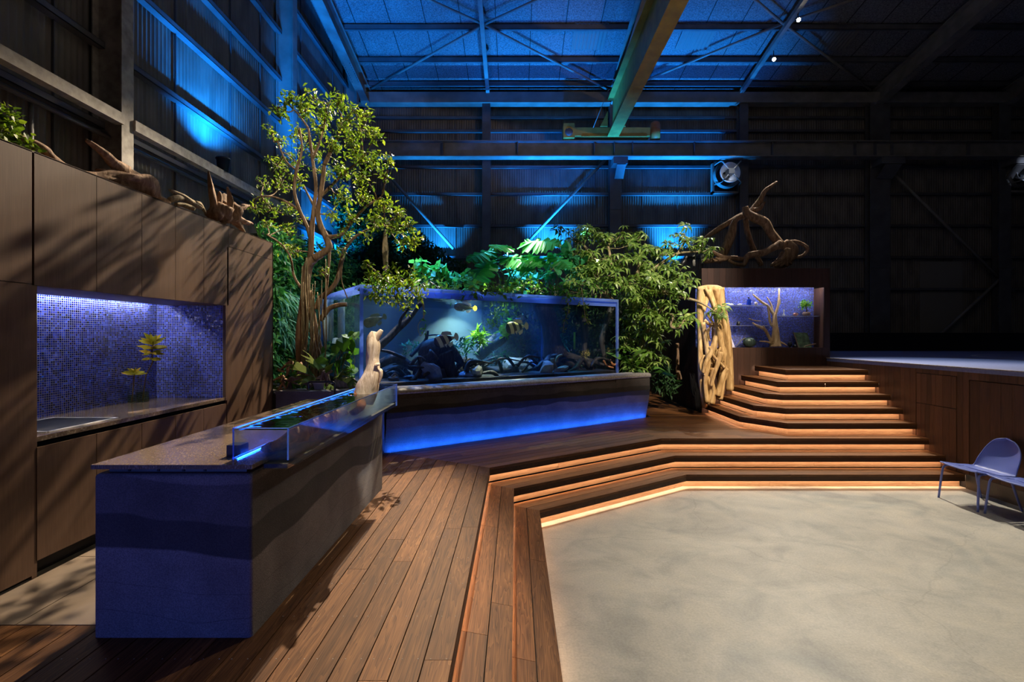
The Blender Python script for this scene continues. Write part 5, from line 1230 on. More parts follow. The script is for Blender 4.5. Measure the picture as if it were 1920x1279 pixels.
ch_ = [leaves_at(cloud(1097, 664, 9, TP(1097, 664, .75).y, 160, dr=.12), BLADE, .07), leaves_at(cloud(1138, 660, 6, TP(1138, 660, .85).y, 90, dr=.1, ry=11), BLADE, .06)]
mesh_np('moss_tuft', ch_, leafmat('yellow moss', (.35, .30, .05), (.5, .42, .10), (.6, .5, .2)), t)
t = thing('curled_root', 'small pale curved root among the rocks in the right half of the aquarium', 'driftwood', TP(1040, 690, .4)); m = MB()
TL([(1036, 672), (1038, 685), (1044, 695), (1050, 700)], [4, 5, 4, 2], .35, 8); TL([(1044, 680), (1046, 670), (1054, 665)], [3, 2.5, 1], .35, 9); m.build('wood', M['vine'], t)
t = thing('red_root', 'reddish thin roots in the lower right corner of the aquarium', 'driftwood', TP(1145, 685, .4)); m = MB()
TL([(1132, 676), (1138, 686), (1150, 690)], [2, 2, 1.5], .5, 8); TL([(1144, 675), (1150, 684), (1158, 682)], [1.5, 2, 1.5], .5, 9); m.build('wood', M['root_brown'], t)
# rocks
zf = TZ0+.05; nr = 0
def rock_at(px_, b, rx, ry, rz, mat, lab, grp=None, seed=0, tilt=0):
    m = MB(); p_ = TP(px_, 690, b); m.rock((0, 0, 0), (rx, ry, rz), seed, 2, .5, .9)
    o = m.build('rock', mat); o.location = (p_.x, p_.y, zf+rz*.55); o.rotation_euler = (rng.uniform(-.3, .3), tilt, rng.uniform(0, 6)); tag(o, lab, 'rock', grp)
rock_at(808, .16, .12, .04, .20, M['rock_blue'], 'big flat bluish slate leaning below the round root mass in the aquarium', seed=3, tilt=.5)
rock_at(895, .2, .15, .09, .10, M['rock_tan'], 'pale tan and grey rock on the aquarium floor below the fern', seed=5)
rock_at(873, .28, .13, .08, .05, M['rock_blue'], 'low flat bluish slate left of the tan rock on the aquarium floor', seed=6)
rock_at(1024, .3, .13, .09, .13, M['rock_tan'], 'rounded grey rock under the roots in the right half of the aquarium', seed=8)
rock_at(1052, .28, .15, .08, .07, M['rock_tan'], 'yellowish curved stone beside the rounded grey rock in the aquarium', seed=9, tilt=.3)
rock_at(970, 1.5, .55, .16, .16, M['rock_blue'], 'wide bright blue lit slab at the back of the aquarium floor', seed=11)
for k in range(26):
    rock_at(rng.uniform(690, 1140), rng.uniform(.2, 1.9), rng.uniform(.05, .12), rng.uniform(.04, .09), rng.uniform(.03, .08), M['rock'], 'small dark slate rock lying on the aquarium floor among the sunken driftwood', 'dark rocks on the aquarium floor', seed=20+k)
# aquatic plants
def aqua(name, blobs, tm, sz, mat, lab, bias=(0, 0, .6)):
    t = thing(name, lab, 'aquatic plant', TP(blobs[0][0], blobs[0][1]+12, blobs[0][3])); ch_ = []
    for px_, py_, r, b, n in blobs: ch_.append(leaves_at(cloud(px_, py_, r, TP(px_, py_, b).y, n, dr=.15), tm, sz, bias))
    mesh_np('fronds', ch_, M[mat], t)
aqua('aquatic_fern', [(893, 634, 13, .45, 44), (903, 630, 10, .45, 30)], LEAFN, .17, 'leaf_aqua', 'bright yellow green lit fern in the middle of the aquarium', (0.3, 0, .5))
aqua('java_fern', [(880, 655, 20, .6, 60), (860, 648, 12, .6, 30)], LEAFN, .12, 'leaf_teal', 'blue green fern clump just below the bright fern in the aquarium')
aqua('java_moss', [(768, 656, 13, .8, 60), (782, 652, 8, .8, 30)], LEAFN, .10, 'leaf_teal', 'small teal moss clump behind the left branch in the aquarium')
aqua('java_moss', [(938, 668, 16, .7, 90)], LEAFN, .07, 'leaf_teal', 'teal moss ball on the wood in the middle of the aquarium floor')
aqua('anubias', [(955, 612, 14, 1.0, 30), (947, 625, 10, 1.0, 20)], LEAFB, .12, 'leaf_aqua', 'green leaves behind the right striped fish in the aquarium')
aqua('blue_weed', [(1045, 645, 16, 1.5, 60)], BLADE, .3, 'leaf_teal', 'blue lit strands fanning down right of the broad tank trunk', (.5, 0, -.8))
aqua('floating_roots', [(935, 580, 22, .8, 120), (925, 600, 15, .8, 90), (960, 585, 25, .9, 90)], LEAF2, .07, 'leaf_mid', 'hanging floating roots under the water surface beside the bright glow', (0, 0, -.6))
aqua('water_moss', [(1140, 655, 10, 1.6, 60), (1138, 668, 10, 1.6, 60), (1136, 678, 10, 1.6, 50)], LEAFN, .09, 'leaf_teal', 'teal green moss at the far right corner of the aquarium')
t = thing('green_stem', 'bright green upright stem in the right part of the aquarium', 'aquatic plant', TP(1077, 640, .9)); m = MB(); m.cyl(TP(1077, 655, .9), TP(1077, 623, .9), .022, 10); m.build('stem', M['leaf_aqua'], t)
# pump chamber in the left end
t = thing('filter_chamber', 'pale pipes and boxes of the filter chamber seen through the left aquarium side', 'filter', T(.3, 1.8, 1.5))
for px_, w_ in ((612, .05), (622, .03), (640, .06)):
    m = MB(); d_ = 8.3; m.cyl(P(px_, 640, d_), P(px_, 562, d_), w_, 12); m.build('pipe', simple('pale pipe', (.35, .5, .55), .4), t)
# fish
def fishmat(name, base, stripe, tailc=None, scale=9.0):
    m, nt, bs = mat_base(name); N = NT(nt); tc = N.n('ShaderNodeTexCoord'); sp = N.n('ShaderNodeSeparateXYZ'); N.l(tc.outputs['Object'], sp.inputs[0])
    x = N.math('ADD', sp.outputs[0], N.math('MULTIPLY', sp.outputs[2], .25)); s_ = N.math('SINE', N.math('MULTIPLY', x, scale*2*PI))
    N.l(N.ramp(N.math('ADD', N.math('MULTIPLY', s_, .5), .5), [(.42, stripe), (.56, base)]), bs.inputs['Base Color']); bs.inputs['Roughness'].default_value = .3; return m
def fish(px_, py_, b, L, H, heading, mat, fmat, lab, tailmat=None):
    p_ = TP(px_, py_, b); t = thing('fish', lab, 'fish', p_); t.rotation_euler = (0, heading[1], heading[0])
    m = MB(); n = 18; sg = 14; vs = []; fs = []
    for i in range(n+1):
        s_ = i/n; x = (s_-.5)*L; h = H*.5*(math.sin(PI*min(1, s_*1.02)**.62)**.8)*(1-.15*s_)+.10*H*(s_ > .75)*(s_-.75)*4*.6; h = max(h, .015*L if i in (0,) else .10*H*.5); w = h*.42
        if i == 0: h = w = .004
        for k in range(sg): a = 2*PI*k/sg; vs.append((x, w*math.cos(a), h*math.sin(a)))
    for i in range(n):
        for k in range(sg): a = i*sg+k; b_ = i*sg+(k+1) % sg; fs.append((a, b_, b_+sg, a+sg))
    m.add(vs, fs, True); m.build('body', mat, t, shift=False)
    m = MB(); e_ = .5*L
    m.add([(e_-.03*L, 0, .04*H), (e_+.10*L, .004, .32*H), (e_+.20*L, .006, .22*H), (e_+.23*L, .007, 0), (e_+.20*L, .006, -.22*H), (e_+.10*L, .004, -.32*H), (e_-.03*L, 0, -.04*H)], [tuple(range(7))]); m.build('tail_fin', tailmat or fmat, t, shift=False)
    m = MB(); m.add([(-.15*L, 0, .42*H), (0, .002, .62*H), (.2*L, .002, .58*H), (.38*L, 0, .48*H), (.42*L, 0, .2*H)], [tuple(range(5))]); m.build('dorsal_fin', fmat, t, shift=False)
    m = MB(); m.add([(.12*L, 0, -.38*H), (.2*L, .002, -.62*H), (.36*L, .002, -.5*H), (.4*L, 0, -.2*H)], [tuple(range(4))]); m.build('anal_fin', fmat, t, shift=False)
    m = MB(); m.add([(-.12*L, .09*H, -.15*H), (-.02*L, .2*H, -.55*H), (.04*L, .16*H, -.30*H)], [(0, 1, 2)]); m.add([(-.12*L, -.09*H, -.15*H), (-.02*L, -.2*H, -.55*H), (.04*L, -.16*H, -.30*H)], [(0, 1, 2)]); m.build('pectoral_fins', fmat, t, shift=False)
    m = MB(); m.lathe((-.40*L, 0, .06*H), [(0, -.02)]+[(.018, -.14*H*.5), (.018, .14*H*.5), (0, .02)], 8, 'y'); m.build('eyes', M['black'], t, shift=False)
fs1 = fishmat('striped gold fish', (.62, .58, .22), (.03, .03, .02), scale=7.5); fs2 = fishmat('striped dark fish', (.42, .42, .22), (.02, .02, .02), scale=8); fin = simple('yellow fin', (.7, .62, .25), .4); gr = simple('olive fish', (.14, .14, .07), .35, 0, 40, .5)
hu = -UA
fish(833, 638, .32, .36, .22, (UA, -.25), fs2, simple('pale fin', (.4, .45, .3), .4), 'dark striped tiger fish with its tail up, above the round root mass in the aquarium')
fish(966, 614, .35, .40, .23, (UA, -.12), fs1, fin, 'yellow and black striped tiger fish in the middle of the aquarium')
fish(869, 576, .5, .36, .15, (UA, .05), gr, simple('white fin', (.6, .62, .55), .4), 'olive fish with an orange tail just under the water surface', simple('orange tail', (.95, .50, .04), .4))
fish(700, 602, .30, .32, .16, (UA+.2, -.35), simple('green shaded fish', (.16, .2, .08), .4, 0, 20, .4), simple('green fin', (.2, .26, .1), .4), 'greenish fish close to the left vertical edge of the aquarium')
m_ = M['leaf_dark']

# ============================================================ plants
# ---- tall tree
tree = thing('tall_tree', 'tall airy green tree with several twisted trunks left of the aquarium', 'tree', (-2.95, 7.0, 1.35))
tm = MB(); B0 = 7.1
nodes = []
def BR(l, rs, seed, amp=.25, seg=9):
    pts = [P(x_, y_, z_[0] if z_ else B0) for x_, y_, *z_ in l]; pr_ = crom(pts, 5); rr = [r*p_.y/F for r, p_ in zip(lerp_r(rs, 5), pr_)]
    tm.tube(pr_, rr, seg, amp, seed, freq=6); nodes.extend(pr_)
BR([(572, 735), (566, 690), (565, 640), (568, 590), (572, 545), (578, 500), (590, 485)], [10, 9, 9.5, 8, 8, 9, 8], 1, .35, 12)
BR([(600, 740), (602, 700), (600, 660), (592, 625), (585, 590), (580, 545)], [9, 8, 8, 6, 6, 5], 2, .35)
BR([(590, 485), (604, 477), (618, 465), (612, 445), (602, 425), (596, 400), (600, 370), (604, 340), (608, 310)], [8, 7, 6.5, 5.5, 5.5, 5, 4.5, 4, 3.5], 3)
BR([(580, 500), (584, 465), (585, 430), (588, 395), (592, 350), (586, 300), (578, 240)], [6, 5.5, 5, 4, 3.5, 3, 2], 4)
BR([(583, 450), (576, 425), (562, 395), (552, 360), (556, 320), (566, 280), (562, 240)], [4, 3.5, 3, 3, 2.5, 2, 1.5], 5)
BR([(594, 580), (600, 560), (618, 545), (632, 525), (640, 490), (648, 465), (665, 445), (690, 430), (720, 420)], [6, 5, 5, 4.5, 4, 3.5, 3, 2, 1.5], 6)
BR([(600, 600), (608, 590), (618, 578), (635, 572), (650, 571)], [5, 5, 5, 4.5, 4], 7)
BR([(608, 310), (622, 280), (636, 250), (640, 215)], [3.5, 3, 2.2, 1.5], 8)
BR([(600, 370), (625, 345), (650, 320), (680, 300)], [3.5, 2.5, 2, 1.4], 9)
BR([(596, 400), (580, 370), (570, 350)], [3, 2, 1.5], 10)
BR([(612, 445), (640, 440), (660, 415), (690, 385), (715, 370)], [4, 3, 2.6, 2, 1.5], 11)
BR([(562, 395), (540, 380), (515, 370), (490, 368)], [2.5, 2, 1.6, 1.2], 12)
BR([(556, 320), (535, 300), (520, 265)], [2, 1.6, 1.2], 13)
BR([(575, 555), (552, 520), (545, 485), (530, 460), (500, 440)], [2.5, 2.2, 2, 1.6, 1], 14)
BR([(578, 240), (560, 215), (540, 195)], [1.8, 1.4, 1], 15); BR([(586, 300), (605, 250), (612, 205), (622, 185)], [2, 1.8, 1.4, 1], 16)
BR([(648, 465), (640, 520), (652, 560)], [1.5, 1.2, 1], 17); BR([(618, 465), (616, 500), (612, 540), (606, 600)], [3, 2.6, 2.4, 2], 18)
BR([(594, 735), (590, 690), (586, 640), (588, 600)], [5, 5, 4, 4], 19, .4); BR([(610, 735), (608, 690), (604, 650)], [5, 5, 5], 20, .4)
blobs = [(520, 200, 20, 6.9), (548, 185, 20, 7), (575, 205, 30, 7.2), (610, 205, 26, 7), (638, 185, 22, 6.9), (662, 205, 22, 6.9), (600, 240, 28, 7.2), (640, 240, 28, 6.9), (676, 240, 24, 6.8), (705, 255, 22, 6.7), (560, 250, 24, 7.3), (525, 262, 22, 7.3), (512, 250, 16, 7.1),
         (590, 280, 26, 7.3), (625, 280, 26, 7.1), (665, 285, 26, 6.9), (700, 300, 24, 6.7), (730, 300, 16, 6.6), (552, 300, 24, 7.4), (520, 310, 22, 7.5), (640, 320, 28, 7), (680, 330, 24, 6.8), (600, 320, 22, 7.3), (565, 340, 24, 7.4), (525, 350, 22, 7.5), (495, 345, 16, 7.5),
         (480, 390, 18, 7.4), (510, 390, 22, 7.4), (545, 385, 20, 7.4), (640, 365, 28, 7), (685, 370, 24, 6.9), (720, 385, 24, 6.8), (745, 400, 20, 6.8), (660, 405, 22, 7), (700, 410, 24, 6.9), (735, 425, 22, 6.7), (765, 425, 18, 6.6), (775, 450, 20, 6.6), (758, 460, 16, 6.6),
         (500, 420, 18, 7.4), (535, 430, 18, 7.4), (492, 370, 14, 7.4), (625, 400, 20, 7.1), (650, 440, 18, 7), (540, 465, 18, 7.2), (560, 470, 16, 7), (690, 440, 14, 6.9), (640, 468, 14, 6.9), (605, 510, 12, 6.9), (568, 410, 14, 7.4), (720, 330, 14, 6.7), (660, 265, 20, 6.8), (585, 180, 16, 7.2), (690, 215, 14, 6.9)]
ch_ = []
for i, (bx, by, br_, bd_) in enumerate(blobs):
    c_ = P(bx, by, bd_); nn = min(nodes, key=lambda q_: (q_-c_).length+.3*max(0, q_.z-c_.z))
    if (nn-c_).length > .05: mid = (nn+c_)/2+Vector((rng.uniform(-.05, .05), rng.uniform(-.05, .05), rng.uniform(-.08, .02))); tm.tube(crom([nn, mid, c_], 3), [.010]*3+[.008]*3+[.005], 5)
    k_ = int(br_*br_*.15)
    pts = cloud(bx, by, br_, bd_, k_, dr=.28)
    tw = cloud(bx, by, br_, bd_, 9, dr=.25)
    for t_ in tw: tm.tube([c_, (c_+Vector(t_))/2+Vector((0, 0, -.015)), Vector(t_)], [.0045, .0035, .002], 4)
    # pull leaves to twigs in clumps
    cl = tw[npr.integers(0, len(tw), k_)]; pts = pts*.45+cl*.55+npr.normal(size=(k_, 3))*.02
    ch_.append(leaves_at(pts, LEAF, .075 if bx > 690 or by < 230 else .062, (0.1, -.2, -.15), .35))
mesh_np('foliage', ch_, M['leaf_tree'], tree)
tm.build('trunk_and_branches', M['bark'], tree)
m = MB()
for k in range(16):
    x0 = rng.uniform(566, 612); y0 = rng.uniform(480, 580); l = [P(x0+rng.uniform(-8, 8)*j/3, y0+(720-y0)*j/4, 6.95+rng.uniform(-.05, .05)) for j in range(5)]
    limb(m, l, [.006, .008, .009, .008, .006], 6, .3, k)
m.build('aerial_roots', M['vine'], tree)

# ---- undergrowth below the tree
t = thing('staghorn_fern', 'staghorn fern with broad forked olive fronds at the foot of the tall tree', 'fern', PZ(600, 735, 1.38))
ch_ = []
STAG = ([(0, 0, 0), (.14, .3, .06), (.2, .55, .04), (.36, .8, -.05), (.42, 1.02, -.2), (.22, .82, -.03), (.12, .75, -.02), (.08, 1.1, -.25), (-.02, .74, -.02), (-.14, .95, -.15), (-.16, .62, .02), (-.16, .3, .06)], [(0, 1, 11), (1, 2, 10, 11), (2, 6, 8, 10), (2, 3, 5, 6), (3, 4, 5), (6, 7, 8), (8, 9, 10)])
for (px_, py_, dx, dz, s_) in ((590, 705, -.5, .4, .38), (600, 700, -.1, .5, .36), (615, 705, .3, .5, .36), (625, 712, .6, .3, .36), (632, 715, .5, .6, .34), (605, 715, -.4, .1, .36), (618, 720, .2, -.3, .36), (640, 712, .9, -.1, .32), (585, 700, -.9, .5, .30), (600, 722, -.1, -.2, .3)):
    ch_.append(scatter(STAG[0], STAG[1], rot_mats(np.array([[dx, -.5, dz]]), np.array([[0.2, -.6, .8]])), [np.array(P(px_, py_, 6.45))], [s_]))
mesh_np('fronds', ch_, leafmat('olive fronds', (.05, .08, .01), (.07, .10, .015), (.10, .13, .02), .8, .1, .05), t)
t = thing('ground_cover', 'low leafy undergrowth on the planter bed behind the faucet', 'plant', PZ(560, 735, 1.38)); ch_ = []
for (px_, py_, r, n) in ((530, 722, 14, 60), (550, 728, 14, 60), (575, 728, 12, 60), (640, 725, 12, 40), (560, 700, 16, 50), (600, 735, 10, 40), (655, 700, 12, 30)): ch_.append(leaves_at(cloud(px_, py_, r, 6.6, n, dr=.15), LEAF, .09, (0, -.3, .5)))
mesh_np('leaves', ch_, M['leaf_mid'], t)
t = thing('twisted_roots', 'tangle of reddish brown roots on the planter bed beside the kitchen unit end', 'driftwood', PZ(530, 735, 1.38)); m = MB()
for k in range(22):
    x0 = rng.uniform(512, 620); y0 = rng.uniform(690, 735); limb(m, [P(x0, y0, 6.35), P(x0+rng.uniform(-14, 14), y0-rng.uniform(-6, 22), 6.4), P(x0+rng.uniform(-26, 26), min(738, y0+rng.uniform(-15, 15)), 6.4)], [.012, rng.uniform(.012, .03), .006], 7, .5, k)
m.build('roots', M['drift'], t)
t = thing('plant_pot', 'pale split clay pot half hidden behind the faucet', 'pot', P(598, 733, 6.35)); m = MB(); c_ = P(598, 735, 6.35); m.lathe(c_, [(0, 0), (.05, 0), (.07, .11), (.078, .11), (.078, .13), (.06, .13), (.045, .02), (0, .02)], 18); m.build('body', M['white'] if False else simple('pale clay', (.38, .35, .30), .7), t)
t = thing('round_stone_bowl', 'round grey wooden bowl shaped root between the staghorn fern and the aquarium edge', 'bowl', P(648, 735, 6.6)); m = MB(); m.lathe(P(647, 730, 6.6), [(0, -.02), (.10, -.02), (.15, .06), (.13, .14), (.09, .17), (.10, .12), (.12, .06), (0, .02)], 20); m.build('body', M['vine'], t)
t = thing('philodendron', 'dark glossy large leaved plant between the tree and the aquarium side', 'plant', P(640, 700, 7.2)); ch_ = []
for k in range(26):
    px_, py_ = rng.uniform(612, 672), rng.uniform(615, 690); ch_.append(leaves_at(np.array([P(px_, py_, rng.uniform(6.75, 7.1))]), LEAFB, .20, (0, -.6, -.6)))
mesh_np('leaves', ch_, M['leaf_mid'], t)
m = MB()
for k in range(8): limb(m, [P(rng.uniform(620, 660), 725, 6.9), P(rng.uniform(615, 665), 680, 6.9), P(rng.uniform(612, 670), 640, 6.9)], [.008, .006, .004], 5)
m.build('stems', M['vine'], t)

# ---- living wall
gwx = -4.25
t = thing('fern_wall', 'green planted wall of mixed ferns lit teal, behind the tall tree', 'planted wall', (gwx, 9, 1.3)); 
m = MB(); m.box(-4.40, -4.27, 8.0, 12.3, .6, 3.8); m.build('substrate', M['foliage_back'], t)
n = 5500; pp = np.stack([npr.uniform(gwx, gwx+.30, n), 7.9+4.4*npr.uniform(0, 1, n)**1.3, npr.uniform(1.3, 4.0, n)], 1)
nzv = np.array([noise.noise(Vector((0, a[1]*1.1, a[2]*1.4))) for a in pp]); pp[:, 0] += .18*nzv
A = leaves_at(pp[nzv > .05], LEAF, .10, (1, -.3, -.2)); B = leaves_at(pp[(nzv <= .05)], LEAFN, .17, (.8, -.2, -.7)); 
mesh_np('leaves', [A, B], M['leaf_wall'], t)
k = 700; pp = np.stack([np.full(k, gwx+.15), npr.uniform(8.2, 9.7, k), npr.uniform(2.1, 2.9, k)], 1)
mesh_np('weeping_fronds', [leaves_at(pp, BLADE, .42, (.8, -.3, -.9), .3, .3, .5)], leafmat('pale weeping fronds', (.10, .35, .22), (.2, .5, .35), (.3, .6, .45)), t)
# ---- dark hedge at the back
t = thing('ivy_hedge', 'dark sloping mound of ivy in the back corner behind the aquarium', 'hedge', (-3, 12.8, 1.2)); n = 9000
xx = npr.uniform(-4.7, -.6, n); top = np.where(xx < -2.9, 5.7-.35*(xx+4.7), 5.1-.78*(xx+2.9)**1.0); top = np.clip(top, 2.4, 6)
zz = 1.2+(top-1.2)*npr.uniform(0, 1, n)**.7; yy = 12.6+npr.uniform(-.35, .5, n)+.25*np.sin(xx*3+zz*2)
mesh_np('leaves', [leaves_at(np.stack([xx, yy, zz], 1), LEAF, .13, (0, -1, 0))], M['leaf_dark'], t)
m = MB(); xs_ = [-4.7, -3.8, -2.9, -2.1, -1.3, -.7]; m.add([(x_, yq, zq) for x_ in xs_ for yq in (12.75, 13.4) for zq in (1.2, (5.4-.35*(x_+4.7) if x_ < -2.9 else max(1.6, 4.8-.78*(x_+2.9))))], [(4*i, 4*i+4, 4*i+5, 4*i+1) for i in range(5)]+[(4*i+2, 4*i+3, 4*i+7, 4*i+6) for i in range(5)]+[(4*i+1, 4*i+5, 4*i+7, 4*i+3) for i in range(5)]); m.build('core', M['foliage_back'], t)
# dim foliage seen through the tank
t = thing('background_shrubs', 'dark blue lit shrubs seen through the right half of the aquarium', 'shrub', (0.8, 12, 1)); n = 4500
xx = npr.uniform(-1.5, 3.3, n); zz = npr.uniform(.8, 3.3, n); yy = 12.2+npr.uniform(-.3, .4, n)
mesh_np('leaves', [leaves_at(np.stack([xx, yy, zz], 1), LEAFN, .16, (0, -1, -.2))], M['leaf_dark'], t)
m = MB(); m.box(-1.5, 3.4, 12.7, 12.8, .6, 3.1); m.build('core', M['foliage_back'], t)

# ---- monstera behind the tank's rim
t = thing('monstera', 'monstera plant with large split bright green leaves rising over the aquarium', 'plant', P(945, 545, 9.6)); ch_ = []; m = MB()
for (px_, py_, dx, dy, dz, s_, tl) in ((925, 470, -.9, -.5, -.35, .50, .6), (952, 462, -.4, -.7, -.1, .42, .9), (985, 455, .9, -.5, -.05, .62, .8), (918, 490, -.6, -.6, -.8, .55, .5), (945, 480, .8, -.6, -.3, .50, .8), (990, 478, .5, -.7, -.5, .40, .7), (965, 488, .9, -.5, -.5, .40, .6), (1035, 480, .7, -.6, -.5, .42, .6), (905, 505, -.8, -.5, -.4, .34, .5)):
    c_ = P(px_, py_, 9.3); ch_.append(scatter(MONS[0], MONS[1], rot_mats(np.array([[dx, dy, dz]]), np.array([[0, -tl, 1.0]])), [np.array(c_)], [s_*1.2]))
    limb(m, [P(955+rng.uniform(-20, 25), 548, 9.6), (P(960, 520, 9.5)+c_)/2, c_], [.014, .011, .008], 6, .1)
mesh_np('leaves', ch_, M['leaf_mon'], t); m.build('stems', M['leaf_mid'], t)
t = thing('philodendron_shrub', 'teal lit broad leaved shrub between the monstera and the umbrella trees', 'plant', P(1050, 540, 10)); ch_ = []
for (px_, py_, r, n_l) in ((1040, 500, 22, 40), (1060, 480, 20, 40), (1075, 505, 20, 30), (1010, 520, 20, 30), (975, 520, 24, 40)): ch_.append(leaves_at(cloud(px_, py_, r, 10.0, n_l, dr=.3), leaf_t(.55, .1, .3), .24, (0, -.6, -.2)))
mesh_np('leaves', ch_, leafmat('teal leaves', (.03, .18, .08), (.05, .28, .12), (.1, .36, .18)), t)
m = MB(); [limb(m, [P(1045, 560, 10.1), P(1045+rng.uniform(-25, 25), 520, 10.1), P(1045+rng.uniform(-40, 35), 490, 10)], [.014, .010, .006], 6) for k in range(7)]; m.build('stems', M['vine'], t)
t = thing('fiddle_shrub', 'small round leaved shrub over the left part of the aquarium rim', 'plant', P(800, 545, 8.5)); ch_ = []
for (px_, py_, r, n_l) in ((790, 500, 16, 34), (812, 515, 18, 40), (828, 508, 12, 22), (785, 520, 16, 34), (830, 520, 14, 24), (850, 530, 14, 26), (872, 520, 14, 26), (880, 535, 14, 26)): ch_.append(leaves_at(cloud(px_, py_, r, 8.5, n_l, dr=.25), LEAFB, .13, (0, -.4, .2)))
mesh_np('leaves', ch_, leafmat('bright mid leaves', (.03, .16, .03), (.07, .28, .05), (.14, .38, .08)), t)
m = MB(); [limb(m, [P(815, 560, 8.5), P(800+rng.uniform(-15, 35), 535, 8.5), P(800+rng.uniform(-20, 50), 508, 8.5)], [.012, .008, .004], 6) for k in range(7)]; m.build('stems', M['vine'], t)

# ---- creeping vine on the rim
vt = thing('creeping_vine', 'creeping vine trailing along the front top rim of the aquarium', 'vine', TP(880, 545, .05)); ch_ = []; m = MB()
for k in range(34):
    x0 = 690+k*14; b_ = rng.uniform(0, .5); y0 = 540+ (x0-680)*.022+rng.uniform(-14, 6)
    c_ = TP(x0, y0, b_); ch_.append(leaves_at(np.array(c_)+npr.normal(size=(26, 3))*np.array([.12, .10, .055]), LEAF, .095, (0, -.5, -.3)))
    limb(m, [c_, TP(x0+8, y0+rng.uniform(-6, 6), b_), TP(x0+22, 541+(x0-660)*.022, rng.uniform(0, .5))], [.006, .006, .005], 5)
    if rng.random() < .7:
        L_ = rng.uniform(8, 22); limb(m, [c_, TP(x0+rng.uniform(-3, 3), y0+L_*.6, .02), TP(x0+rng.uniform(-5, 5), y0+L_, .03)], [.004, .003, .002], 4)
mesh_np('leaves', ch_, M['leaf_mid'], vt); m.build('stems', M['vine'], vt)
def hang(lab, col, blobs, d_, stem, mat='leaf_tree', size=.07, inside=None):
    t = thing('hanging_vine', lab, 'vine', P(*blobs[0][:2], d_)); ch_ = []
    for px_, py_, r, n_l in blobs: ch_.append(leaves_at(cloud(px_, py_, r, d_, n_l, dr=.12), LEAF, size, (0, -.3, -.5)))
    mesh_np('leaves', ch_, M[mat], t); m = MB()
    for s_ in stem: limb(m, [P(x_, y_, d_) for x_, y_ in s_], [.007, .006, .005, .004][:len(s_)]+[.003]*max(0, len(s_)-4), 5, .2)
    m.build('stems', M['vine'], t)
hang('leafy vine cluster hanging over the left front corner of the aquarium', 0, [(700, 520, 16, 60), (730, 530, 20, 80), (760, 535, 20, 80), (720, 555, 18, 60), (745, 560, 16, 50), (775, 560, 14, 40), (790, 545, 14, 40), (700, 550, 14, 36), (760, 580, 10, 18), (690, 500, 12, 30), (735, 505, 16, 50), (770, 512, 14, 40)], 6.35, [[(700, 515), (730, 530), (775, 540)], [(735, 540), (745, 565), (760, 585)], [(690, 520), (705, 550)], [(770, 545), (790, 570)]], size=.065)
hang('thin vine trailing down inside the glass near the left fish', 0, [(794, 585, 4, 6), (792, 600, 4, 6), (796, 618, 6, 10)], 6.9, [[(792, 560), (796, 590), (784, 610), (788, 630), (796, 620)], [(792, 560), (795, 600)]], 'leaf_wall', .05)
hang('long straight vine hanging in front of the right half of the aquarium', 0, [(1066, 560, 9, 30), (1064, 580, 7, 22), (1060, 600, 6, 16), (1058, 618, 5, 10)], 8.45, [[(1062, 545), (1066, 580), (1058, 605), (1056, 622)]], size=.06)
hang('vine with curled tip hanging before the right end of the aquarium', 0, [(1092, 550, 9, 30), (1094, 572, 8, 26), (1098, 590, 7, 18), (1102, 602, 6, 10)], 8.65, [[(1090, 540), (1095, 575), (1098, 598), (1104, 608), (1104, 598)]], size=.06)
hang('pale aerial rope root hanging left of the dark hedge over the aquarium', 0, [(722, 520, 8, 14)], 7.6, [[(722, 430), (723, 470), (724, 530)]])
m = MB(); limb(m, [P(722, 436, 7.6), P(722, 470, 7.6), P(725, 530, 7.6)], [.02, .045, .02], 8, .4, 3); limb(m, [P(686, 495, 7.5), P(712, 515, 7.5), P(738, 545, 7.5)], [.01, .014, .010], 6, .2); limb(m, [P(716, 500, 7.5), P(735, 525, 7.5)], [.012, .010], 6, .2)
tag(m.build('rope_root', M['vine']), 'shaggy rope like root hanging below the right side of the tall tree', 'root')

# ---- umbrella trees (schefflera)
def umbrella(name, lab, base, blobs, branches, size=.20, mat='leaf_sch', dens=.023, twig=None):
    t = thing(name, lab, 'tree', base); ch_ = []; m = MB(); nd = []
    for l, rs in branches:
        pts = crom([P(*p_) for p_ in l], 5); rr = [r*p_.y/F for r, p_ in zip(lerp_r(rs, 5), pts)]; m.tube(pts, rr, 8, .25, len(nd), freq=6); nd += pts
    for (px_, py_, r, d_) in blobs:
        k_ = max(4, int(r*r*dens)); pts = cloud(px_, py_, r, d_, k_, dr=.35); c_ = P(px_, py_, d_)
        nn = min(nd, key=lambda q_: (q_-c_).length); m.tube([nn, (nn+c_)/2+Vector((0, 0, -.04)), c_], [.012, .009, .007], 5)
        for q_ in pts: m.tube([c_, Vector(q_)], [.005, .003], 4)
        for nl in (7, 9):
            sel = pts[::2] if nl == 7 else pts[1::2]; n_ = len(sel)
            if n_ == 0: continue
            ups = UP+npr.normal(size=(n_, 3))*.35+np.array([[0, -.35, 0]]); dirs = rdirs(n_, (0, 0, 0)); dirs[:, 2] *= .2
            W_ = whorl(nl, -.4, .24); z_ = ups/np.linalg.norm(ups, axis=1, keepdims=True); x_ = np.cross(dirs, z_); x_ /= np.linalg.norm(x_, axis=1, keepdims=True); y_ = np.cross(z_, x_)
            ch_.append(scatter(W_[0], W_[1], np.stack([x_, y_, z_], 2), sel, size*npr.uniform(.75, 1.15, n_)))
    mesh_np('foliage', ch_, M[mat], t); m.build('branches', M['drift'] if False else M['vine'], t); return t
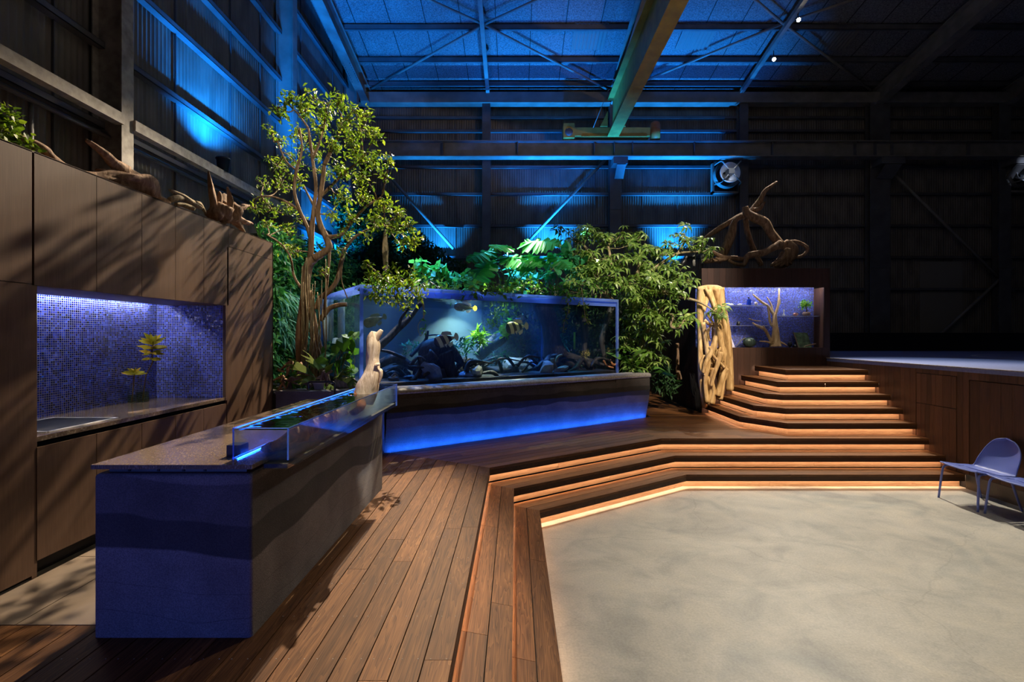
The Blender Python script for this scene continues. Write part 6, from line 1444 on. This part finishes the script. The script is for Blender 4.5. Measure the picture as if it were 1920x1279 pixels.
umbrella('umbrella_tree', 'umbrella tree with drooping whorled leaves standing behind the aquarium, right of the monstera', P(1135, 560, 10.6),
  [(1055, 428, 14, 10.6), (1075, 450, 20, 10.5), (1100, 440, 20, 10.5), (1120, 440, 18, 10.4), (1145, 445, 22, 10.4), (1165, 440, 20, 10.4), (1080, 480, 18, 10.3), (1105, 485, 24, 10.0), (1135, 485, 24, 10.0), (1160, 490, 24, 10.0), (1090, 510, 20, 9.8), (1120, 510, 24, 9.6), (1150, 515, 24, 9.6), (1095, 530, 16, 9.5), (1065, 525, 14, 9.5), (1180, 460, 14, 10.2)],
  [([(1150, 570, 10.6), (1130, 540, 10.3), (1125, 510, 10.2), (1110, 480, 10.3), (1090, 455, 10.5)], [6, 6, 5, 3.5, 2]), ([(1125, 515, 10.2), (1145, 500, 10.1), (1140, 460, 10.3)], [4, 3, 2]), ([(1125, 515, 10.2), (1105, 520, 9.8), (1095, 535, 9.6), (1080, 530, 9.6)], [3, 2.6, 2, 1.5])])
umbrella('umbrella_tree', 'big umbrella tree right of the aquarium with a bare branch reaching the root column', P(1200, 700, 10.0),
  [(1195, 450, 16, 10.2), (1205, 475, 20, 10.1), (1200, 500, 24, 9.9), (1225, 510, 24, 9.8), (1250, 500, 20, 9.8), (1270, 515, 20, 9.7), (1290, 525, 18, 9.6), (1180, 530, 24, 9.6), (1215, 535, 26, 9.5), (1245, 545, 24, 9.5), (1270, 545, 18, 9.5), (1185, 565, 24, 9.6), (1215, 570, 26, 9.5), (1240, 580, 22, 9.5), (1195, 600, 26, 9.7), (1225, 605, 24, 9.6), (1250, 600, 16, 9.6), (1180, 635, 22, 9.8), (1210, 640, 24, 9.8), (1235, 635, 18, 9.8), (1185, 670, 22, 9.9), (1210, 675, 22, 9.9), (1240, 665, 14, 9.9),
   (1215, 470, 16, 10.1), (1245, 475, 18, 10.0), (1265, 455, 18, 10.1), (1285, 440, 16, 10.1), (1300, 455, 14, 10.1), (1320, 455, 14, 10.0), (1330, 465, 14, 10.0), (1270, 605, 14, 9.3), (1290, 595, 12, 9.2), (1345, 580, 13, 9.0), (1355, 585, 9, 9.0), (1175, 695, 18, 9.9), (1200, 700, 18, 9.9)],
  [([(1195, 720, 10), (1200, 660, 10), (1215, 610, 9.8), (1205, 560, 9.8), (1195, 520, 9.9), (1205, 470, 10.1)], [6, 5, 5, 5, 4, 2]), ([(1205, 560, 9.8), (1235, 548, 9.6), (1270, 556, 9.4), (1310, 566, 9.2), (1340, 584, 9.0)], [4, 3.4, 2.8, 2.2, 1.2]), ([(1200, 520, 9.9), (1240, 495, 9.9), (1270, 476, 10.0), (1310, 472, 10.0)], [3.5, 3, 2.4, 1.4]),
   ([(1250, 590, 9.5), (1262, 592, 9.3), (1258, 612, 9.2), (1274, 614, 9.2), (1282, 600, 9.2)], [2, 2, 2, 1.8, 1.2]), ([(1270, 476, 10.0), (1285, 450, 10.1)], [2, 1.4])])
t = thing('fern_clump', 'small dark fern clump at the right foot of the aquarium plinth', 'fern', P(1255, 735, 10)); ch_ = []
for (px_, py_, r, n_l) in ((1240, 690, 16, 80), (1250, 710, 16, 80), (1235, 720, 12, 50), (1255, 730, 12, 50)): ch_.append(leaves_at(cloud(px_, py_, r, 10.0, n_l, dr=.2), LEAFN, .16, (0, -.3, -.3)))
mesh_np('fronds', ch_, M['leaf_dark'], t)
t = thing('bird_nest_fern', 'arching fresh green fern leaves on the right end of the aquarium plinth', 'fern', P(1200, 700, 9.4)); ch_ = []
for k in range(18):
    a = rng.uniform(-1, 1); ch_.append(leaves_at(np.array([P(rng.uniform(1168, 1228), rng.uniform(660, 702), 9.4)]), leaf_t(.28, .08, .4), .34, (a, -.6, .6)))
mesh_np('fronds', ch_, M['leaf_mid'], t)
